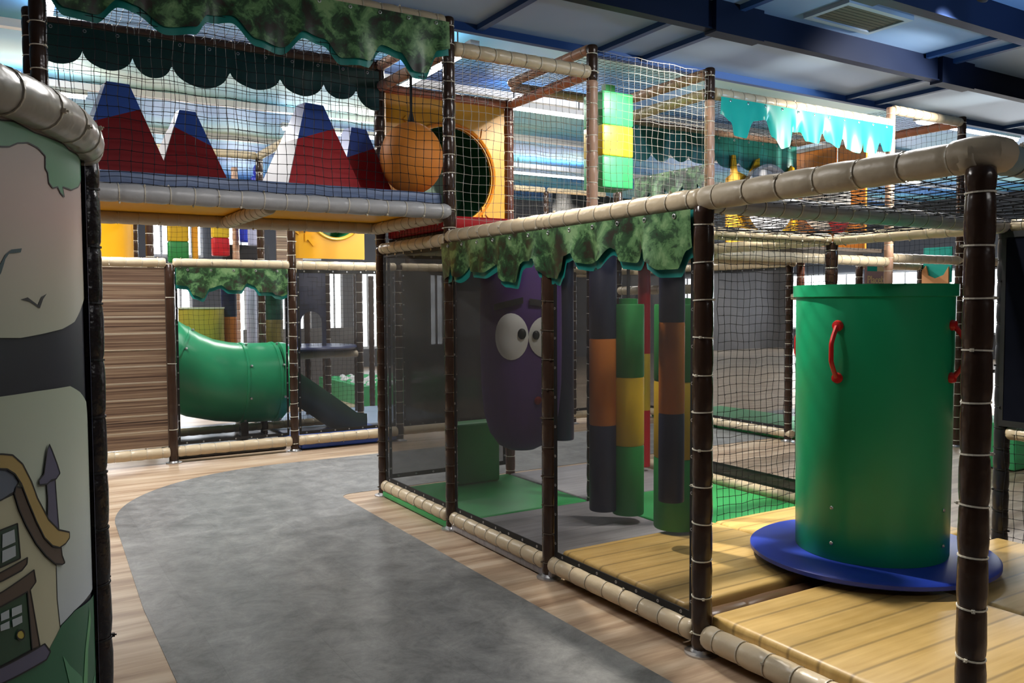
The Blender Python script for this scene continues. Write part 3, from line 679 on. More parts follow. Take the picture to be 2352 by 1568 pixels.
column('wide green and yellow hanging column nearest the brown post', .86, 1.10, .19, [(.43, GREENV), (.46, YELV), (.46, GREENV)], .275, .5, round_=True)
column('slim red and yellow column at the right back of the cage', 2.22, 3.0, .10, [(.50, REDV), (.50, YELV), (.82, REDV)], .11, 0, round_=True)
column('dark blue hanging column behind the purple eyed bag', 1.20, 2.80, .46, [(1.46, NAVY)], .19, .3, cap=False, round_=True)
gb = rbox('foam_block', .72, 3.42, .064, .42, .20, .50, GREENV); tag(gb, 'dark green foam block standing below the purple bag', 'foam block')

# purple bag with eyes
EG = thing('eyed_punch_bag', 'big dark purple aubergine shaped hanging bag with two white googly eyes', 'hanging bag', (.66, 2.55, 0))
prof = [(.0, .47), (.10, .475), (.17, .51), (.235, .60), (.275, .74), (.295, .95), (.30, 1.2), (.30, 1.5), (.295, 1.75), (.27, 1.88), (.18, 1.93), (.0, 1.95)]
def egg_r(z):
    for (a, za), (b_, zb) in zip(prof, prof[1:]):
        if za <= z <= zb: return a+(b_-a)*(z-za)/(zb-za)
    return .3
body = MB().lathe(prof, 40, False).build('bag_body', PURPLE, EG, sharp=80)
def on_egg(az, z, off):  # az measured around the bag
    r = egg_r(z)+off; return (r*math.cos(az), r*math.sin(az), z)
caz = math.atan2(-2.68-2.55, -2.61-.66)
def patch(name, az, z, ra, rz_, off, mt, n=28, par=None):
    b = MB(); cpt = len(b.v)
    rings = 6
    b.v.append(on_egg(az, z, off+.014))
    for k in range(1, rings+1):
        for j in range(n):
            t = 2*pi*j/n; q = k/rings; b.v.append(on_egg(az+ra*q*math.cos(t), z+rz_*q*math.sin(t), off+.014*(1-q**3)))
    for j in range(n): b.f.append((0, 1+j, 1+(j+1) % n))
    for k in range(rings-1):
        for j in range(n): b.f.append((1+k*n+j, 1+(k+1)*n+j, 1+(k+1)*n+(j+1) % n, 1+k*n+(j+1) % n))
    return b.build(name, mt, par or EG, sharp=80)
e1 = patch('eye', caz-.235, 1.315, .41, .165, .004, WHITEV)
patch('pupil', caz+.02, 1.335, .095, .038, .018, BLACK, par=e1)
e2 = patch('eye', caz+.575, 1.31, .40, .145, .004, WHITEV)
patch('pupil', caz+.34, 1.325, .085, .032, .018, BLACK, par=e2)
for az, tl in ((caz-.30, .05), (caz+.55, -.03)):
    b = MB(); n = 10
    for i in range(n+1):
        a = az-.35+.70*i/n; zz = 1.545+tl*(i/n-.5)
        b.v += [on_egg(a, zz-.022, .006), on_egg(a, zz+.022, .006), on_egg(a, zz+.022, .016), on_egg(a, zz-.022, .016)]
    for i in range(n):
        for j in range(4): b.f.append((i*4+j, i*4+(j+1) % 4, i*4+4+(j+1) % 4, i*4+4+j))
    b.build('eyebrow', BLACK, EG)
patch('mouth', caz+.42, .86, .10, .03, .004, REDD)
MB().tube([(0, 0, 1.94), (0, 0, 2.02)], .02, 8).build('strap', BLACK, EG)

# ------------------------------------------------------------------ upper level objects
BA = thing('hanging_ball', 'big orange padded ball hanging on a black strap from the upper rail', 'ball', (.0, 3.0, 2.615))
b = MB(); n = 32; pr_ = []
for i in range(17):
    t = pi*i/16; pr_.append((.232*math.sin(t), -.262*math.cos(t)))
rings = []
for r_, z_ in pr_:
    rings.append([((r_*(1-.018*abs(math.cos(4*2*pi*j/n))**12)+1e-4)*math.cos(2*pi*j/n), (r_*(1-.018*abs(math.cos(4*2*pi*j/n))**12)+1e-4)*math.sin(2*pi*j/n), z_) for j in range(n)])
b.rings(rings).build('ball_cover', ORANGEB, BA, sharp=80)
MB().tube([(0, 0, .25), (0, 0, .34), (0, 0, .61)], [.03, .010, .012], 8).build('strap', BLACK, BA)

def tunnel_panel(label, ox, oy, oz, wd, ht, cx, cz, r, mt, inner, rim, arrows=True, depth=.5, th=.03):
    t = thing('play_panel', label, 'play panel', (ox, oy, oz))
    n = 48; b = MB()
    # front and back faces with a round hole: radial bridge between hole and rectangle
    def edge(a):
        c, s = math.cos(a), math.sin(a); k = 1e9
        if c > 1e-6: k = min(k, (wd-cx)/c)
        if c < -1e-6: k = min(k, -cx/c)
        if s > 1e-6: k = min(k, (ht-cz)/s)
        if s < -1e-6: k = min(k, -cz/s)
        return (cx+c*k, cz+s*k)
    angs = sorted([2*pi*i/n for i in range(n)]+[math.atan2(z-cz, x-cx) % (2*pi) for x, z in ((0, 0), (wd, 0), (wd, ht), (0, ht))]); n = len(angs)
    rg = []
    for a in angs:
        ex, ez = edge(a); hx, hz = cx+r*math.cos(a), cz+r*math.sin(a)
        rg.append([(hx, 0, hz), (ex, 0, ez), (ex, th, ez), (hx, th, hz)])
    b.rings(rg, False, True); b.build('panel_board', mt, t, sharp=30)
    MB().tube([(cx+(r+.025)*math.cos(2*pi*i/40), -.004, cz+(r+.025)*math.sin(2*pi*i/40)) for i in range(40)], .014, 6, closed=True).build('hole_rim', rim, t)
    b = MB(); b.rings([[(cx+q*math.cos(2*pi*j/40), y, cz+q*math.sin(2*pi*j/40)) for j in range(40)] for q, y in ((r, th), (r*1.0, depth), (r*.98, depth), (r*.01, depth+.005))], False); b.build('tunnel_tube', inner, t, sharp=40)
    if arrows:
        for (ax, az, rot) in arrows:
            a = MB().prism([(-.02, 0), (.02, 0), (.02, .09), (.055, .09), (0, .16), (-.055, .09), (-.02, .09)], 0, .012)
            a.build('relief_arrow', mt, t, (ax, 0, az), Matrix.Rotation(pi/2, 3, 'X') @ Matrix.Rotation(rot, 3, 'Z'), smooth=False)
    return t
GIN = pm('dark_green_tunnel', (.006, .085, .030), .3)
tunnel_panel('yellow panel with a round green tunnel hole behind the orange ball', .055, 3.60, 2.12, 1.10, 1.11, .57, .50, .40, YELLOW, GIN, pm('orange_rim', (.80, .28, .02), .4), [(.16, .12, -.8), (.98, .14, .8), (.16, .93, -2.3), (.98, .93, 2.3)])
# peaks on the bridge
def peak(label, x, y, bw, bd_, ht, tw, slant, rz, side, lowm, topm, sx=0):
    t = thing('foam_peak', label, 'foam block', (x, y, 2.296), rz)
    def rect(z, tilt=0):
        k = z/ht; w_ = bw+(tw-bw)*k; d__ = bd_+(tw*.8-bd_)*k; ox = sx*k
        return w_, d__, ox
    zc = ht*.66
    def corner(zl, zr):
        out = []
        for s_, z in ((-1, zl), (1, zr)):
            w_, d__, ox = rect(z); out.append((s_*w_/2+ox, d__/2, z))
        (xl, dl, z1), (xr, dr_, z2) = out
        return [(xl, -dl, z1), (xr, -dr_, z2), (xr, dr_, z2), (xl, dl, z1)]
    lo, hi = corner(0, 0), corner(zc-slant, zc+slant)
    MB().rings([lo, hi]).build('red_base', lowm, t, smooth=False)
    MB().rings([hi, corner(ht, ht)]).build('blue_top', topm, t, smooth=False)
    if side:
        # paler side sheet
        e = .004
        q0, q1 = lo[0], lo[3]; h0, h1 = hi[0], hi[3]
        b = MB(); b.v = [(q0[0]-e, q0[1], q0[2]), (q1[0]-e, q1[1], q1[2]), (h1[0]-e, h1[1], h1[2]), (h0[0]-e, h0[1], h0[2]), q0, q1, h1, h0]
        b.f = [(0, 1, 2, 3), (4, 7, 6, 5), (0, 3, 7, 4), (1, 5, 6, 2), (0, 4, 5, 1), (3, 2, 6, 7)]
        b.build('white_side', pm('pinkish_grey_vinyl', (.30, .27, .29), .5), t, smooth=False)
    return t
peak('tall red foam peak with blue tip at the left end of the bridge', -1.97, 3.0, .56, .36, .60, .13, .055, .12, False, REDD, BLUEV)
peak('smaller dark red foam peak with blue tip, second from the left on the bridge', -1.56, 3.05, .46, .34, .49, .10, -.05, .12, True, REDD, BLUEV)
peak('large red foam peak with blue tip and white side, third on the bridge', -.75, 3.02, .60, .42, .62, .14, .055, .22, True, REDV, BLUEV)
peak('red foam peak with blue tip half hidden beside the orange ball', -.32, 3.30, .50, .36, .55, .13, .05, .22, False, REDD, BLUEV)

HB = thing('hanging_block', 'hanging green, yellow and green striped foam block behind the pale net', 'hanging bag', (1.93, 3.14, 2.525))
for k, (h, mt) in enumerate(((.27, GREENL), (.26, pm('bright_yellow_vinyl', (.75, .58, .04), .4, noise=.05)), (.28, GREENL))):
    put('color_band', rbox_mesh('color_band', .33, .28, h, mt, .012, 2), HB, (0, 0, sum((.27, .26, .28)[:k])))
MB().box((-.05, -.03, .81), (.05, .03, .90)).build('strap', GREENV, HB, smooth=False)

# yellow cutout panel at the back of the upper level
SP = thing('cutout_panel', 'yellow spiky cutout panel with a round grey tunnel mouth on the upper level', 'play panel', (3.66, 3.45, 2.10))
out = []; W_, H_ = 1.06, .72
tp = [(0, .62), (.06, .66), (.08, .86), (.12, .86), (.15, .70), (.30, .66), (.42, .84), (.47, .86), (.47, .76), (.60, .72), (.74, .66), (.86, .66), (.95, .82), (1.0, .80), (1.0, .64), (1.06, .60)]
tp = [(x, z+.07) for x, z in tp]
b = MB(); b.prism([(0, 0)]+[(1.06, 0)]+[(x, z) for x, z in reversed(tp)], 0, .02)
b.build('panel_board', YELLOW, SP, (0, 0, 0), Matrix.Rotation(pi/2, 3, 'X'), smooth=False)
MB().lathe([(.0, 0), (.34, 0), (.35, .03), (.36, .10), (.33, .10), (.31, .03), (.0, .02)], 40, False).build('tunnel_mouth', pm('grey_steel_disc', (.35, .35, .37), .4, noise=.3, nscale=9), SP, (.52, -.02, .50), Matrix.Rotation(pi/2, 3, 'X'))
# orange panel with white round face on the right side of the upper level
OP = thing('orange_panel', 'orange panel with a white round disc at the right end of the upper level', 'play panel', (4.82, 3.54, 2.07))
for k, (y0, y1) in enumerate(((0, -.50), (-.53, -.86))):
    MB().box((0, y1, 0), (.025, y0, 1.08)).build('panel_board', pm('orange_board', (.62, .20, .02), .45, noise=.1, stretch=(1, 6, .6)), OP, smooth=False)
MB().lathe([(.0, 0), (.30, 0), (.30, .02), (.0, .025)], 40, False).build('white_disc', WHITEV, OP, (-.005, -.40, .52), Matrix.Rotation(-pi/2, 3, 'Y'))
MB().prism([(-.16, .0), (.16, .0), (.0, -.28)], 0, .012).build('red_wedge', REDV, OP, (-.03, -.58, .36), Matrix.Rotation(-pi/2, 3, 'Z') @ Matrix.Rotation(pi/2, 3, 'X'), smooth=False)
MB().box((-.01, -.86, 1.08), (.03, 0, 1.12)).build('top_strip', GREYV, OP, smooth=False)
bp = MB().box((2.46, 4.78, 2.02), (4.7, 4.82, 2.72)).build('black_board', BLKPLATE, smooth=False); tag(bp, 'black board with white marks behind the net on the upper level', 'board')
rnd = random.Random(3)
for k in range(14):
    x = 2.6+rnd.random()*1.9; z = 2.15+rnd.random()*.3; MB().box((x, 4.765, z), (x+.045, 4.78, z+.09)).build('white_mark', WHITEV, bp, smooth=False)

# ================================================================== ROUND CAGE WITH PRINTED BANNER (left foreground)
BCX, BCY, BR = -3.64, .05, 1.235
FD = thing('round_play_cage', 'round cage with a beige curved top rail and a printed banner at the left edge', 'play frame', (BCX, BCY, 0))
def cyl(th, z, r): a = math.radians(th); return (r*math.cos(a), r*math.sin(a), z)
cr = []
rad = []
for i in range(141):
    th = -120+i*1.0
    cr.append(cyl(th, 2.0, 1.245)); rad.append(.052*(.93 if i % 7 == 3 else 1.0+.02*math.sin(i*2.1)))
MB().tube(cr, rad, 16).build('curved_rail', pm('silver_beige_vinyl', (.40, .37, .32), .28, noise=.15, bump=.4, bscale=18), FD, sharp=70)
for i in range(3, 141, 7):
    th = -120+i; a = math.radians(th)
    t = put('cable_tie', tie_mesh(.052, TIE_G), FD, cyl(th, 2.0, 1.245)); t.rotation_euler = (pi/2, random.uniform(0, 6), a)
pz = bar(FD, 'padded_post', (1.242, -.01, .0), (1.242, -.01, 1.97), .045, pm('black_brown_vinyl', (.018, .013, .014), .25, noise=.3, bump=.4), .16, 'each', BLACK, 16)
bar(FD, 'padded_post', cyl(-90, 0, 1.245), cyl(-90, 1.97, 1.245), .045, BROWN, .16, 'join', None, 12)
bar(FD, 'padded_post', cyl(90, 0, 1.245), cyl(90, 1.97, 1.245), .045, BROWN, .16, 'join', None, 12)
def bannermat():
    mt, nt, b, mp = nodemat('printed_sky')
    sp = nt.nodes.new('ShaderNodeSeparateXYZ'); nt.links.new(mp.outputs[0], sp.inputs[0])
    mr = N(nt, 'ShaderNodeMapRange'); mr.inputs[1].default_value = .7; mr.inputs[2].default_value = 1.95; nt.links.new(sp.outputs[2], mr.inputs[0])
    r = ramp_nodes(nt, [(0, (.42, .46, .52)), (.3, (.42, .46, .38)), (.55, (.36, .40, .30)), (.72, (.40, .37, .29)), (.85, (.42, .31, .27)), (1, (.34, .27, .25))])
    nt.links.new(mr.outputs[0], r.inputs[0]); nt.links.new(r.outputs[0], b.inputs['Base Color']); b.inputs['Roughness'].default_value = .4
    return mt
SKYP = bannermat()
BAN = thing('printed_banner', 'curved vinyl banner printed with a cartoon cottage, leaves and a bird', 'banner', (BCX, BCY, 0))
b = MB(); n = 60
for i in range(n+1):
    th = -115+(115-4.2)*i/n
    for z in (.10, .7, 1.3, 1.955): b.v.append(cyl(th, z, BR-.002))
for i in range(n):
    for j in range(3): b.f.append((i*4+j, i*4+4+j, i*4+5+j, i*4+1+j))
b.build('banner_sheet', pm('banner_dark', (.010, .011, .020), .45, noise=.15), BAN)
hm = MB()
for i in range(5):
    th = -7+i*1.6
    for z in (.10, .8, 1.955): hm.v.append(cyl(th, z, BR+.012))
for i in range(4):
    for j in range(2): hm.f.append((i*3+j, i*3+3+j, i*3+4+j, i*3+1+j))
hm.build('side_hem', pm('hem_navy', (.014, .018, .06), .3, noise=.3, bump=.3), BAN)
def art(name, pts, mt, layer, outline=False):
    bm = bmesh.new(); k = math.radians(1)*BR
    vs = [bm.verts.new((th*k, z, 0)) for th, z in pts]
    try: bm.faces.new(vs)
    except Exception: bm.free(); return
    s0 = min(v.co.x for v in vs); s1 = max(v.co.x for v in vs); s = s0+.03
    while s < s1-.005:
        g = bm.verts[:]+bm.edges[:]+bm.faces[:]; bmesh.ops.bisect_plane(bm, geom=g, plane_co=(s, 0, 0), plane_no=(1, 0, 0)); s += .035
    bmesh.ops.triangulate(bm, faces=bm.faces[:])
    for v in bm.verts: v.co = Vector(cyl(v.co.x/k, v.co.y, BR+.0012*layer))
    me = bpy.data.meshes.new(name); bm.to_mesh(me); bm.free(); me.materials.append(mt)
    for p in me.polygons:
        p.use_smooth = True
    o = put(name, me, BAN)
    if outline:
        b = MB(); wv = .0035
        pl = pts+[pts[0]]
        for (a0, z0), (a1, z1) in zip(pl, pl[1:]):
            dx, dz = (a1-a0)*k, z1-z0; L = math.hypot(dx, dz)
            if L < 1e-4: continue
            nx, nz = -dz/L*wv/2, dx/L*wv/2; m_ = max(1, int(abs(dx)/.03)+1)
            for q in range(m_):
                t0, t1 = q/m_, (q+1)/m_; o_ = len(b.v)
                for t_, sg in ((t0, -1), (t1, -1), (t1, 1), (t0, 1)):
                    b.v.append(cyl((a0*k+dx*t_+nx*sg)/k, z0+dz*t_+nz*sg, BR+.0012*layer+.0006))
                b.f.append((o_, o_+1, o_+2, o_+3))
        b.build('outline', BLACK, o, smooth=False)
    return o
ART = {
    'upper': [(-34.9,1.489),(-33.7,1.488),(-30.4,1.485),(-26.3,1.49),(-20.7,1.498),(-15.7,1.513),(-10.6,1.552),(-4.6,1.586),(-4.6,1.695),(-4.6,1.867),(-4.6,1.952),(-4.6,2.065),(-24.6,1.999),(-33.7,1.976)],
    'lower': [(-35.1,1.366),(-34.0,1.366),(-27.8,1.363),(-18.5,1.355),(-13.7,1.329),(-8.5,1.291),(-5.7,1.206),(-4.4,1.088),(-4.4,1.003),(-4.5,0.859),(-4.5,0.756),(-12.3,0.782),(-19.5,0.798),(-23.9,0.797),(-35.4,0.775),(-36.4,0.783)],
    'leaves': [(-33.8,1.94),(-32.6,1.941),(-30.6,1.948),(-26.7,1.941),(-23.3,1.944),(-18.8,1.948),(-16.3,1.942),(-4.6,1.958),(-4.6,1.906),(-6.7,1.9),(-11.2,1.865),(-15.9,1.844),(-18.1,1.843),(-19.3,1.842),(-18.8,1.819),(-20.1,1.825),(-21.0,1.837),(-22.5,1.83),(-23.5,1.839),(-23.7,1.862),(-24.3,1.87),(-24.2,1.898),(-25.9,1.91),(-28.0,1.913),(-30.0,1.904),(-31.4,1.891),(-32.7,1.886),(-33.9,1.883)],
    'bird': [(-30.3,1.568),(-29.0,1.573),(-27.0,1.556),(-26.2,1.574),(-24.9,1.582),(-25.8,1.569),(-26.6,1.548),(-28.6,1.563)],
    'swirl': [(-34.3,1.617),(-33.3,1.644),(-32.6,1.662),(-31.6,1.674),(-29.8,1.679),(-30.0,1.67),(-32.0,1.665),(-32.6,1.653),(-33.3,1.624),(-34.3,1.6)],
    'roofband': [(-35.4,1.251),(-34.3,1.247),(-32.8,1.239),(-31.2,1.213),(-29.7,1.167),(-28.7,1.126),(-26.5,1.065),(-24.2,1.028),(-21.1,1.004),(-21.1,0.99),(-22.4,0.984),(-24.1,0.985),(-25.8,1.0),(-27.5,1.029),(-29.0,1.074),(-30.4,1.126),(-31.5,1.171),(-32.5,1.197),(-33.7,1.213),(-35.4,1.221)],
    'roofunder': [(-32.3,1.17),(-31.3,1.161),(-30.2,1.116),(-28.8,1.069),(-27.3,1.025),(-25.6,0.996),(-23.5,0.982),(-23.3,0.961),(-22.6,0.939),(-23.4,0.94),(-25.2,0.954),(-27.2,0.986),(-29.1,1.026),(-30.8,1.076),(-31.9,1.117),(-32.6,1.155)],
    'dormer': [(-35.4,1.221),(-33.7,1.213),(-32.5,1.197),(-31.8,1.177),(-32.6,1.159),(-34.5,1.152),(-35.6,1.151)],
    'head': [(-25.7,1.236),(-25.1,1.22),(-23.9,1.183),(-23.2,1.158),(-24.3,1.149),(-25.5,1.152),(-26.5,1.147),(-28.1,1.153),(-28.2,1.164),(-27.1,1.173),(-26.8,1.19),(-26.2,1.225)],
    'shaft': [(-26.5,1.15),(-24.4,1.149),(-24.2,1.099),(-23.8,1.023),(-25.4,1.044),(-26.5,1.069),(-26.3,1.114)],
    'wall': [(-35.6,1.151),(-34.5,1.152),(-32.6,1.155),(-31.9,1.117),(-30.8,1.076),(-29.1,1.026),(-27.2,0.986),(-24.7,0.948),(-24.7,0.865),(-24.0,0.773),(-27.2,0.766),(-29.0,0.79),(-35.3,0.808),(-36.4,0.814)],
    'win': [(-35.7,1.09),(-34.6,1.09),(-32.2,1.089),(-31.9,1.012),(-34.8,1.013),(-35.9,1.014)],
    'winpane': [(-34.6,1.08),(-32.8,1.08),(-32.7,1.052),(-34.7,1.052)],
    'winpane2': [(-34.7,1.046),(-32.7,1.045),(-32.7,1.022),(-34.8,1.021)],
    'sill': [(-35.9,1.002),(-34.8,1.003),(-30.8,1.006),(-30.9,0.993),(-31.8,0.985),(-34.9,0.984),(-36.0,0.986)],
    'lintel': [(-36.0,0.961),(-34.9,0.961),(-29.7,0.971),(-29.4,0.942),(-30.5,0.932),(-29.0,0.79),(-30.5,0.799),(-31.0,0.932),(-35.0,0.932),(-36.1,0.933)],
    'door': [(-36.1,0.933),(-35.0,0.932),(-31.0,0.932),(-30.5,0.799),(-35.3,0.808),(-36.4,0.814)],
    'dp1': [(-33.7,0.916),(-32.1,0.912),(-32.1,0.895),(-33.7,0.898)],
    'dp2': [(-33.7,0.892),(-32.1,0.888),(-32.1,0.873),(-33.6,0.875)],
    'dp3': [(-35.3,0.918),(-34.1,0.917),(-34.1,0.899),(-35.3,0.902)],
    'dp4': [(-35.4,0.895),(-34.1,0.893),(-34.1,0.877),(-35.4,0.882)],
    'knob': [(-31.8,0.843),(-31.9,0.838),(-32.3,0.837),(-32.7,0.841),(-33.0,0.847),(-33.1,0.854),(-32.9,0.859),(-32.6,0.86),(-32.2,0.857),(-31.9,0.85)],
    'step': [(-36.4,0.81),(-35.3,0.806),(-28.2,0.791),(-27.0,0.762),(-27.9,0.752),(-35.4,0.772),(-36.5,0.778)],
    'grass': [(-27.2,0.766),(-23.9,0.797),(-19.5,0.798),(-4.5,0.738),(-4.7,0.686),(-4.9,0.628),(-5.1,0.472),(-5.1,0.442),(-36.5,0.753),(-36.5,0.774),(-35.4,0.772),(-27.9,0.752)],
    'bl1': [(-12.5,0.752),(-11.9,0.714),(-14.4,0.655),(-15.6,0.549),(-17.7,0.57),(-15.9,0.668)],
    'bl2': [(-23.9,0.724),(-22.0,0.682),(-17.9,0.614),(-16.8,0.561),(-21.7,0.61)],
    'bl3': [(-4.7,0.634),(-4.8,0.611),(-8.2,0.545),(-11.0,0.504),(-14.2,0.536),(-4.4,0.553)],
    'bl4': [(-5.0,0.573),(-5.0,0.553),(-4.6,0.477),(-4.4,0.442),(-12.2,0.516),(-4.5,0.518)],
}

def pc(n, c, r=.45): return pm('print_'+n, c, r, noise=.12, nscale=5)
lay = [('sky_print', 'upper', SKYP, 1, 0), ('sky_print', 'lower', SKYP, 1, 0), ('leaf_print', 'leaves', pc('leaf', (.06, .20, .10)), 2, 1), ('bird_print', 'bird', BLACK, 2, 0), ('branch_print', 'swirl', pc('navy', (.02, .05, .06)), 2, 0),
 ('wall_print', 'wall', pc('cream', (.42, .40, .27)), 2, 1), ('dormer_print', 'dormer', pc('slate', (.10, .12, .16)), 3, 1), ('chimney_print', 'shaft', pc('violet', (.085, .08, .13)), 3, 1), ('spire_print', 'head', pc('violet', (.085, .08, .13)), 4, 1),
 ('gable_print', 'roofunder', pc('brown', (.075, .050, .038)), 4, 1), ('roof_print', 'roofband', pc('mustard', (.34, .24, .085)), 5, 1), ('window_print', 'win', pc('dkgreen', (.02, .05, .035)), 3, 1), ('pane_print', 'winpane', pc('pane', (.36, .40, .42)), 4, 0), ('pane_print', 'winpane2', pc('pane', (.36, .40, .42)), 4, 0),
 ('sill_print', 'sill', pc('brown', (.075, .050, .038)), 4, 1), ('door_print', 'door', pc('door', (.016, .055, .030)), 3, 1), ('door_frame_print', 'lintel', pc('brown', (.075, .050, .038)), 4, 1),
 ('pane_print', 'dp1', pc('pane', (.36, .40, .42)), 5, 0), ('pane_print', 'dp2', pc('pane', (.36, .40, .42)), 5, 0), ('pane_print', 'dp3', pc('pane', (.36, .40, .42)), 5, 0), ('pane_print', 'dp4', pc('pane', (.36, .40, .42)), 5, 0), ('knob_print', 'knob', pc('gold', (.40, .32, .06)), 5, 1),
 ('step_print', 'step', pc('violet', (.085, .08, .13)), 5, 1), ('grass_print', 'grass', pc('grass', (.018, .105, .048)), 3, 0), ('blade_print', 'bl1', pc('blade', (.10, .30, .12)), 4, 0), ('blade_print', 'bl2', pc('blade2', (.07, .22, .11)), 4, 0), ('blade_print', 'bl3', pc('blade2', (.07, .22, .11)), 4, 0)]
for nm, key, mt, ly, ol in lay: art(nm, ART[key], mt, ly, bool(ol))

# ================================================================== REAR CLIMBING FRAME (behind the bend of the walkway)
FB = thing('climbing_frame', 'rear climbing frame with a wood panel and a green tunnel slide beyond the walkway', 'play frame', (0, 6.0, 0))
FB.location = (0, 0, 0)
post(FB, -2.4, 6, 1.98); post(FB, -1.2, 6, 1.94, r=.045, spacing=.6); post(FB, 0, 6, 3.26, spacing=.14); post(FB, 1.2, 6, 1.98, ties='join')
for x, h in ((-2.4, 3.26), (-1.2, 3.26), (0, 3.26), (1.2, 2.0)): post(FB, x, 7.2, h, ties='join')
for x, h in ((-1.2, 3.26), (0, 3.3), (1.2, 2.0)): post(FB, x, 8.4, h, ties='join', mat=TAN if x == 0 else BROWN)
for a, c in ((-2.4, -1.2), (-1.2, 0), (0, 1.2)):
    rail(FB, (a, 6, .11), (c, 6, .11), r=.052, spacing=.145); rail(FB, (a, 6, 1.955), (c, 6, 1.955), r=.045, spacing=.145)
    rail(FB, (a, 7.2, 1.955), (c, 7.2, 1.955), ties='join'); rail(FB, (a, 7.2, .12), (c, 7.2, .12), ties='join')
rail(FB, (-1.2, 7.2, T), (0, 7.2, T), ties='join'); rail(FB, (-2.4, 7.2, T), (-1.2, 7.2, T), ties='join'); rail(FB, (0, 6, T), (0, 7.2, T), ties='join'); rail(FB, (0, 6, 1.955), (0, 7.2, 1.955), ties='join')
rail(FB, (1.2, 6, .11), (4.8, 6.0, .11), ties='join', spacing=.16); rail(FB, (.0, 7.2, .93), (1.2, 7.2, .93), ties='join', mat=BEIGE2); rail(FB, (1.2, 6, 1.955), (4.8, 6, 1.955), ties='join')
post(FB, 2.4, 6, 2.0, ties='join'); post(FB, 3.6, 6, 2.0, ties='join'); post(FB, 4.8, 6, 3.2, ties='join')
wp = thing('wood_panel', 'brown panel of striped wood boards left of the green tunnel slide', 'play panel', (-2.36, 5.985, .17))
rnd = random.Random(5)
NBO = 11
for k in range(NBO):
    h = 1.74/NBO; wb = MB(); wb.box((0, rnd.uniform(-.003, .002), k*h), (1.11, .022, h-.003+k*h)); o = wb.build('plank', WOODP, wp, smooth=False)
MB().box((0, .012, 0), (1.11, .03, 1.735)).build('backing', BLACK, wp, smooth=False)
MB().box((1.11, -.004, 0), (1.15, .02, 1.74)).build('side_hem', pm('brown_hem', (.07, .045, .03), .5), wp, smooth=False)
valance('short camouflage leaf valance over the green tunnel slide', (-1.15, 5.95, 1.91), XA, 1.09, polyprof([(0, .17), (.1, .18), (.16, .27), (.25, .30), (.32, .20), (.42, .17), (.5, .22), (.62, .22), (.68, .15), (.74, .17), (.8, .24), (.92, .24), (.97, .27), (1.04, .28), (1.09, .26)]), CAMO, TEAL, .035, .01, 21)
mesh_panel('clear film screen with dark hem in front of the green tunnel slide', (-1.15, 6.02, .17), XA, Z, 1.10, 1.74, CLEAR, hem=.03)
mesh_panel('fine black mesh screen right of the green tunnel slide', (.05, 6.0, .17), XA, Z, 1.10, 1.74, MESH)
# tunnel slide
TS = thing('tunnel_slide', 'green plastic tunnel slide curving behind the clear screen', 'slide', (0, 6.85, 0))
GRT = pm('green_tunnel_plastic', (.020, .32, .135), .3, noise=.05)
cl = [(-1.45, .0, 1.17), (-1.25, 0, 1.02), (-1.0, 0, .86), (-.78, 0, .755), (-.55, 0, .70), (-.35, 0, .675)]
MB().tube(cl, .44, 32).build('bend_section', GRT, TS, sharp=50)
MB().tube([(-.36, 0, .675), (-.2, 0, .67), (.03, 0, .67)], .445, 32).build('straight_section', GRT, TS, sharp=50)
MB().tube([(.02, 0, .67), (.10, 0, .66), (.14, .0, .655)], [.452, .45, .40], 32).build('end_section', GRT, TS, sharp=50)
def flange(p, d, r, k=8):
    d = Vector(d).normalized(); rot = d.to_track_quat('Z', 'Y').to_matrix()
    fo = MB().lathe([(r*.96, -.012), (r+.008, -.012), (r+.008, .012), (r*.96, .012)], 40, False).build('flange', GRT, TS, p, rot)
    for i in range(k):
        a = 2*pi*i/k+.3; MB().lathe([(.0, -.006), (.014, -.006), (.012, .012), (.0, .014)], 8, False).build('bolt', STEEL, fo, ((r+.008)*math.cos(a), (r+.008)*math.sin(a), .03), Matrix.Rotation(a, 3, 'Z') @ Matrix.Rotation(pi/2, 3, 'Y'))
flange((-1.12, 0, .935), (.84, 0, -.54), .44); flange((-.36, 0, .675), (1, 0, -.05), .445); flange((.0, 0, .67), (1, 0, 0), .446)
DKS = pm('dark_green_slide', (.012, .075, .045), .4)
so = MB(); rr = []
for i in range(15):
    t = i/14; x = .14+.85*t; z = .66-.46*min(1, t*1.15)**1.1; y = -.1*t
    rr.append([(x, y+.30*math.cos(a), z+.30*math.sin(a)-.10*t) for a in [pi*.08+(-pi*1.16)*j/14 for j in range(15)]]+[(x, y+.275*math.cos(a), z+.275*math.sin(a)-.10*t) for a in [pi*.08+(-pi*1.16)*(14-j)/14 for j in range(15)]])
so.rings(rr).build('slide_chute', DKS, TS, (0, 0, .1), sharp=50)
for x in (-.32,): MB().box((x-.04, -.05, .01), (x+.04, .05, .28)).build('support_leg', BROWN, TS, smooth=False)
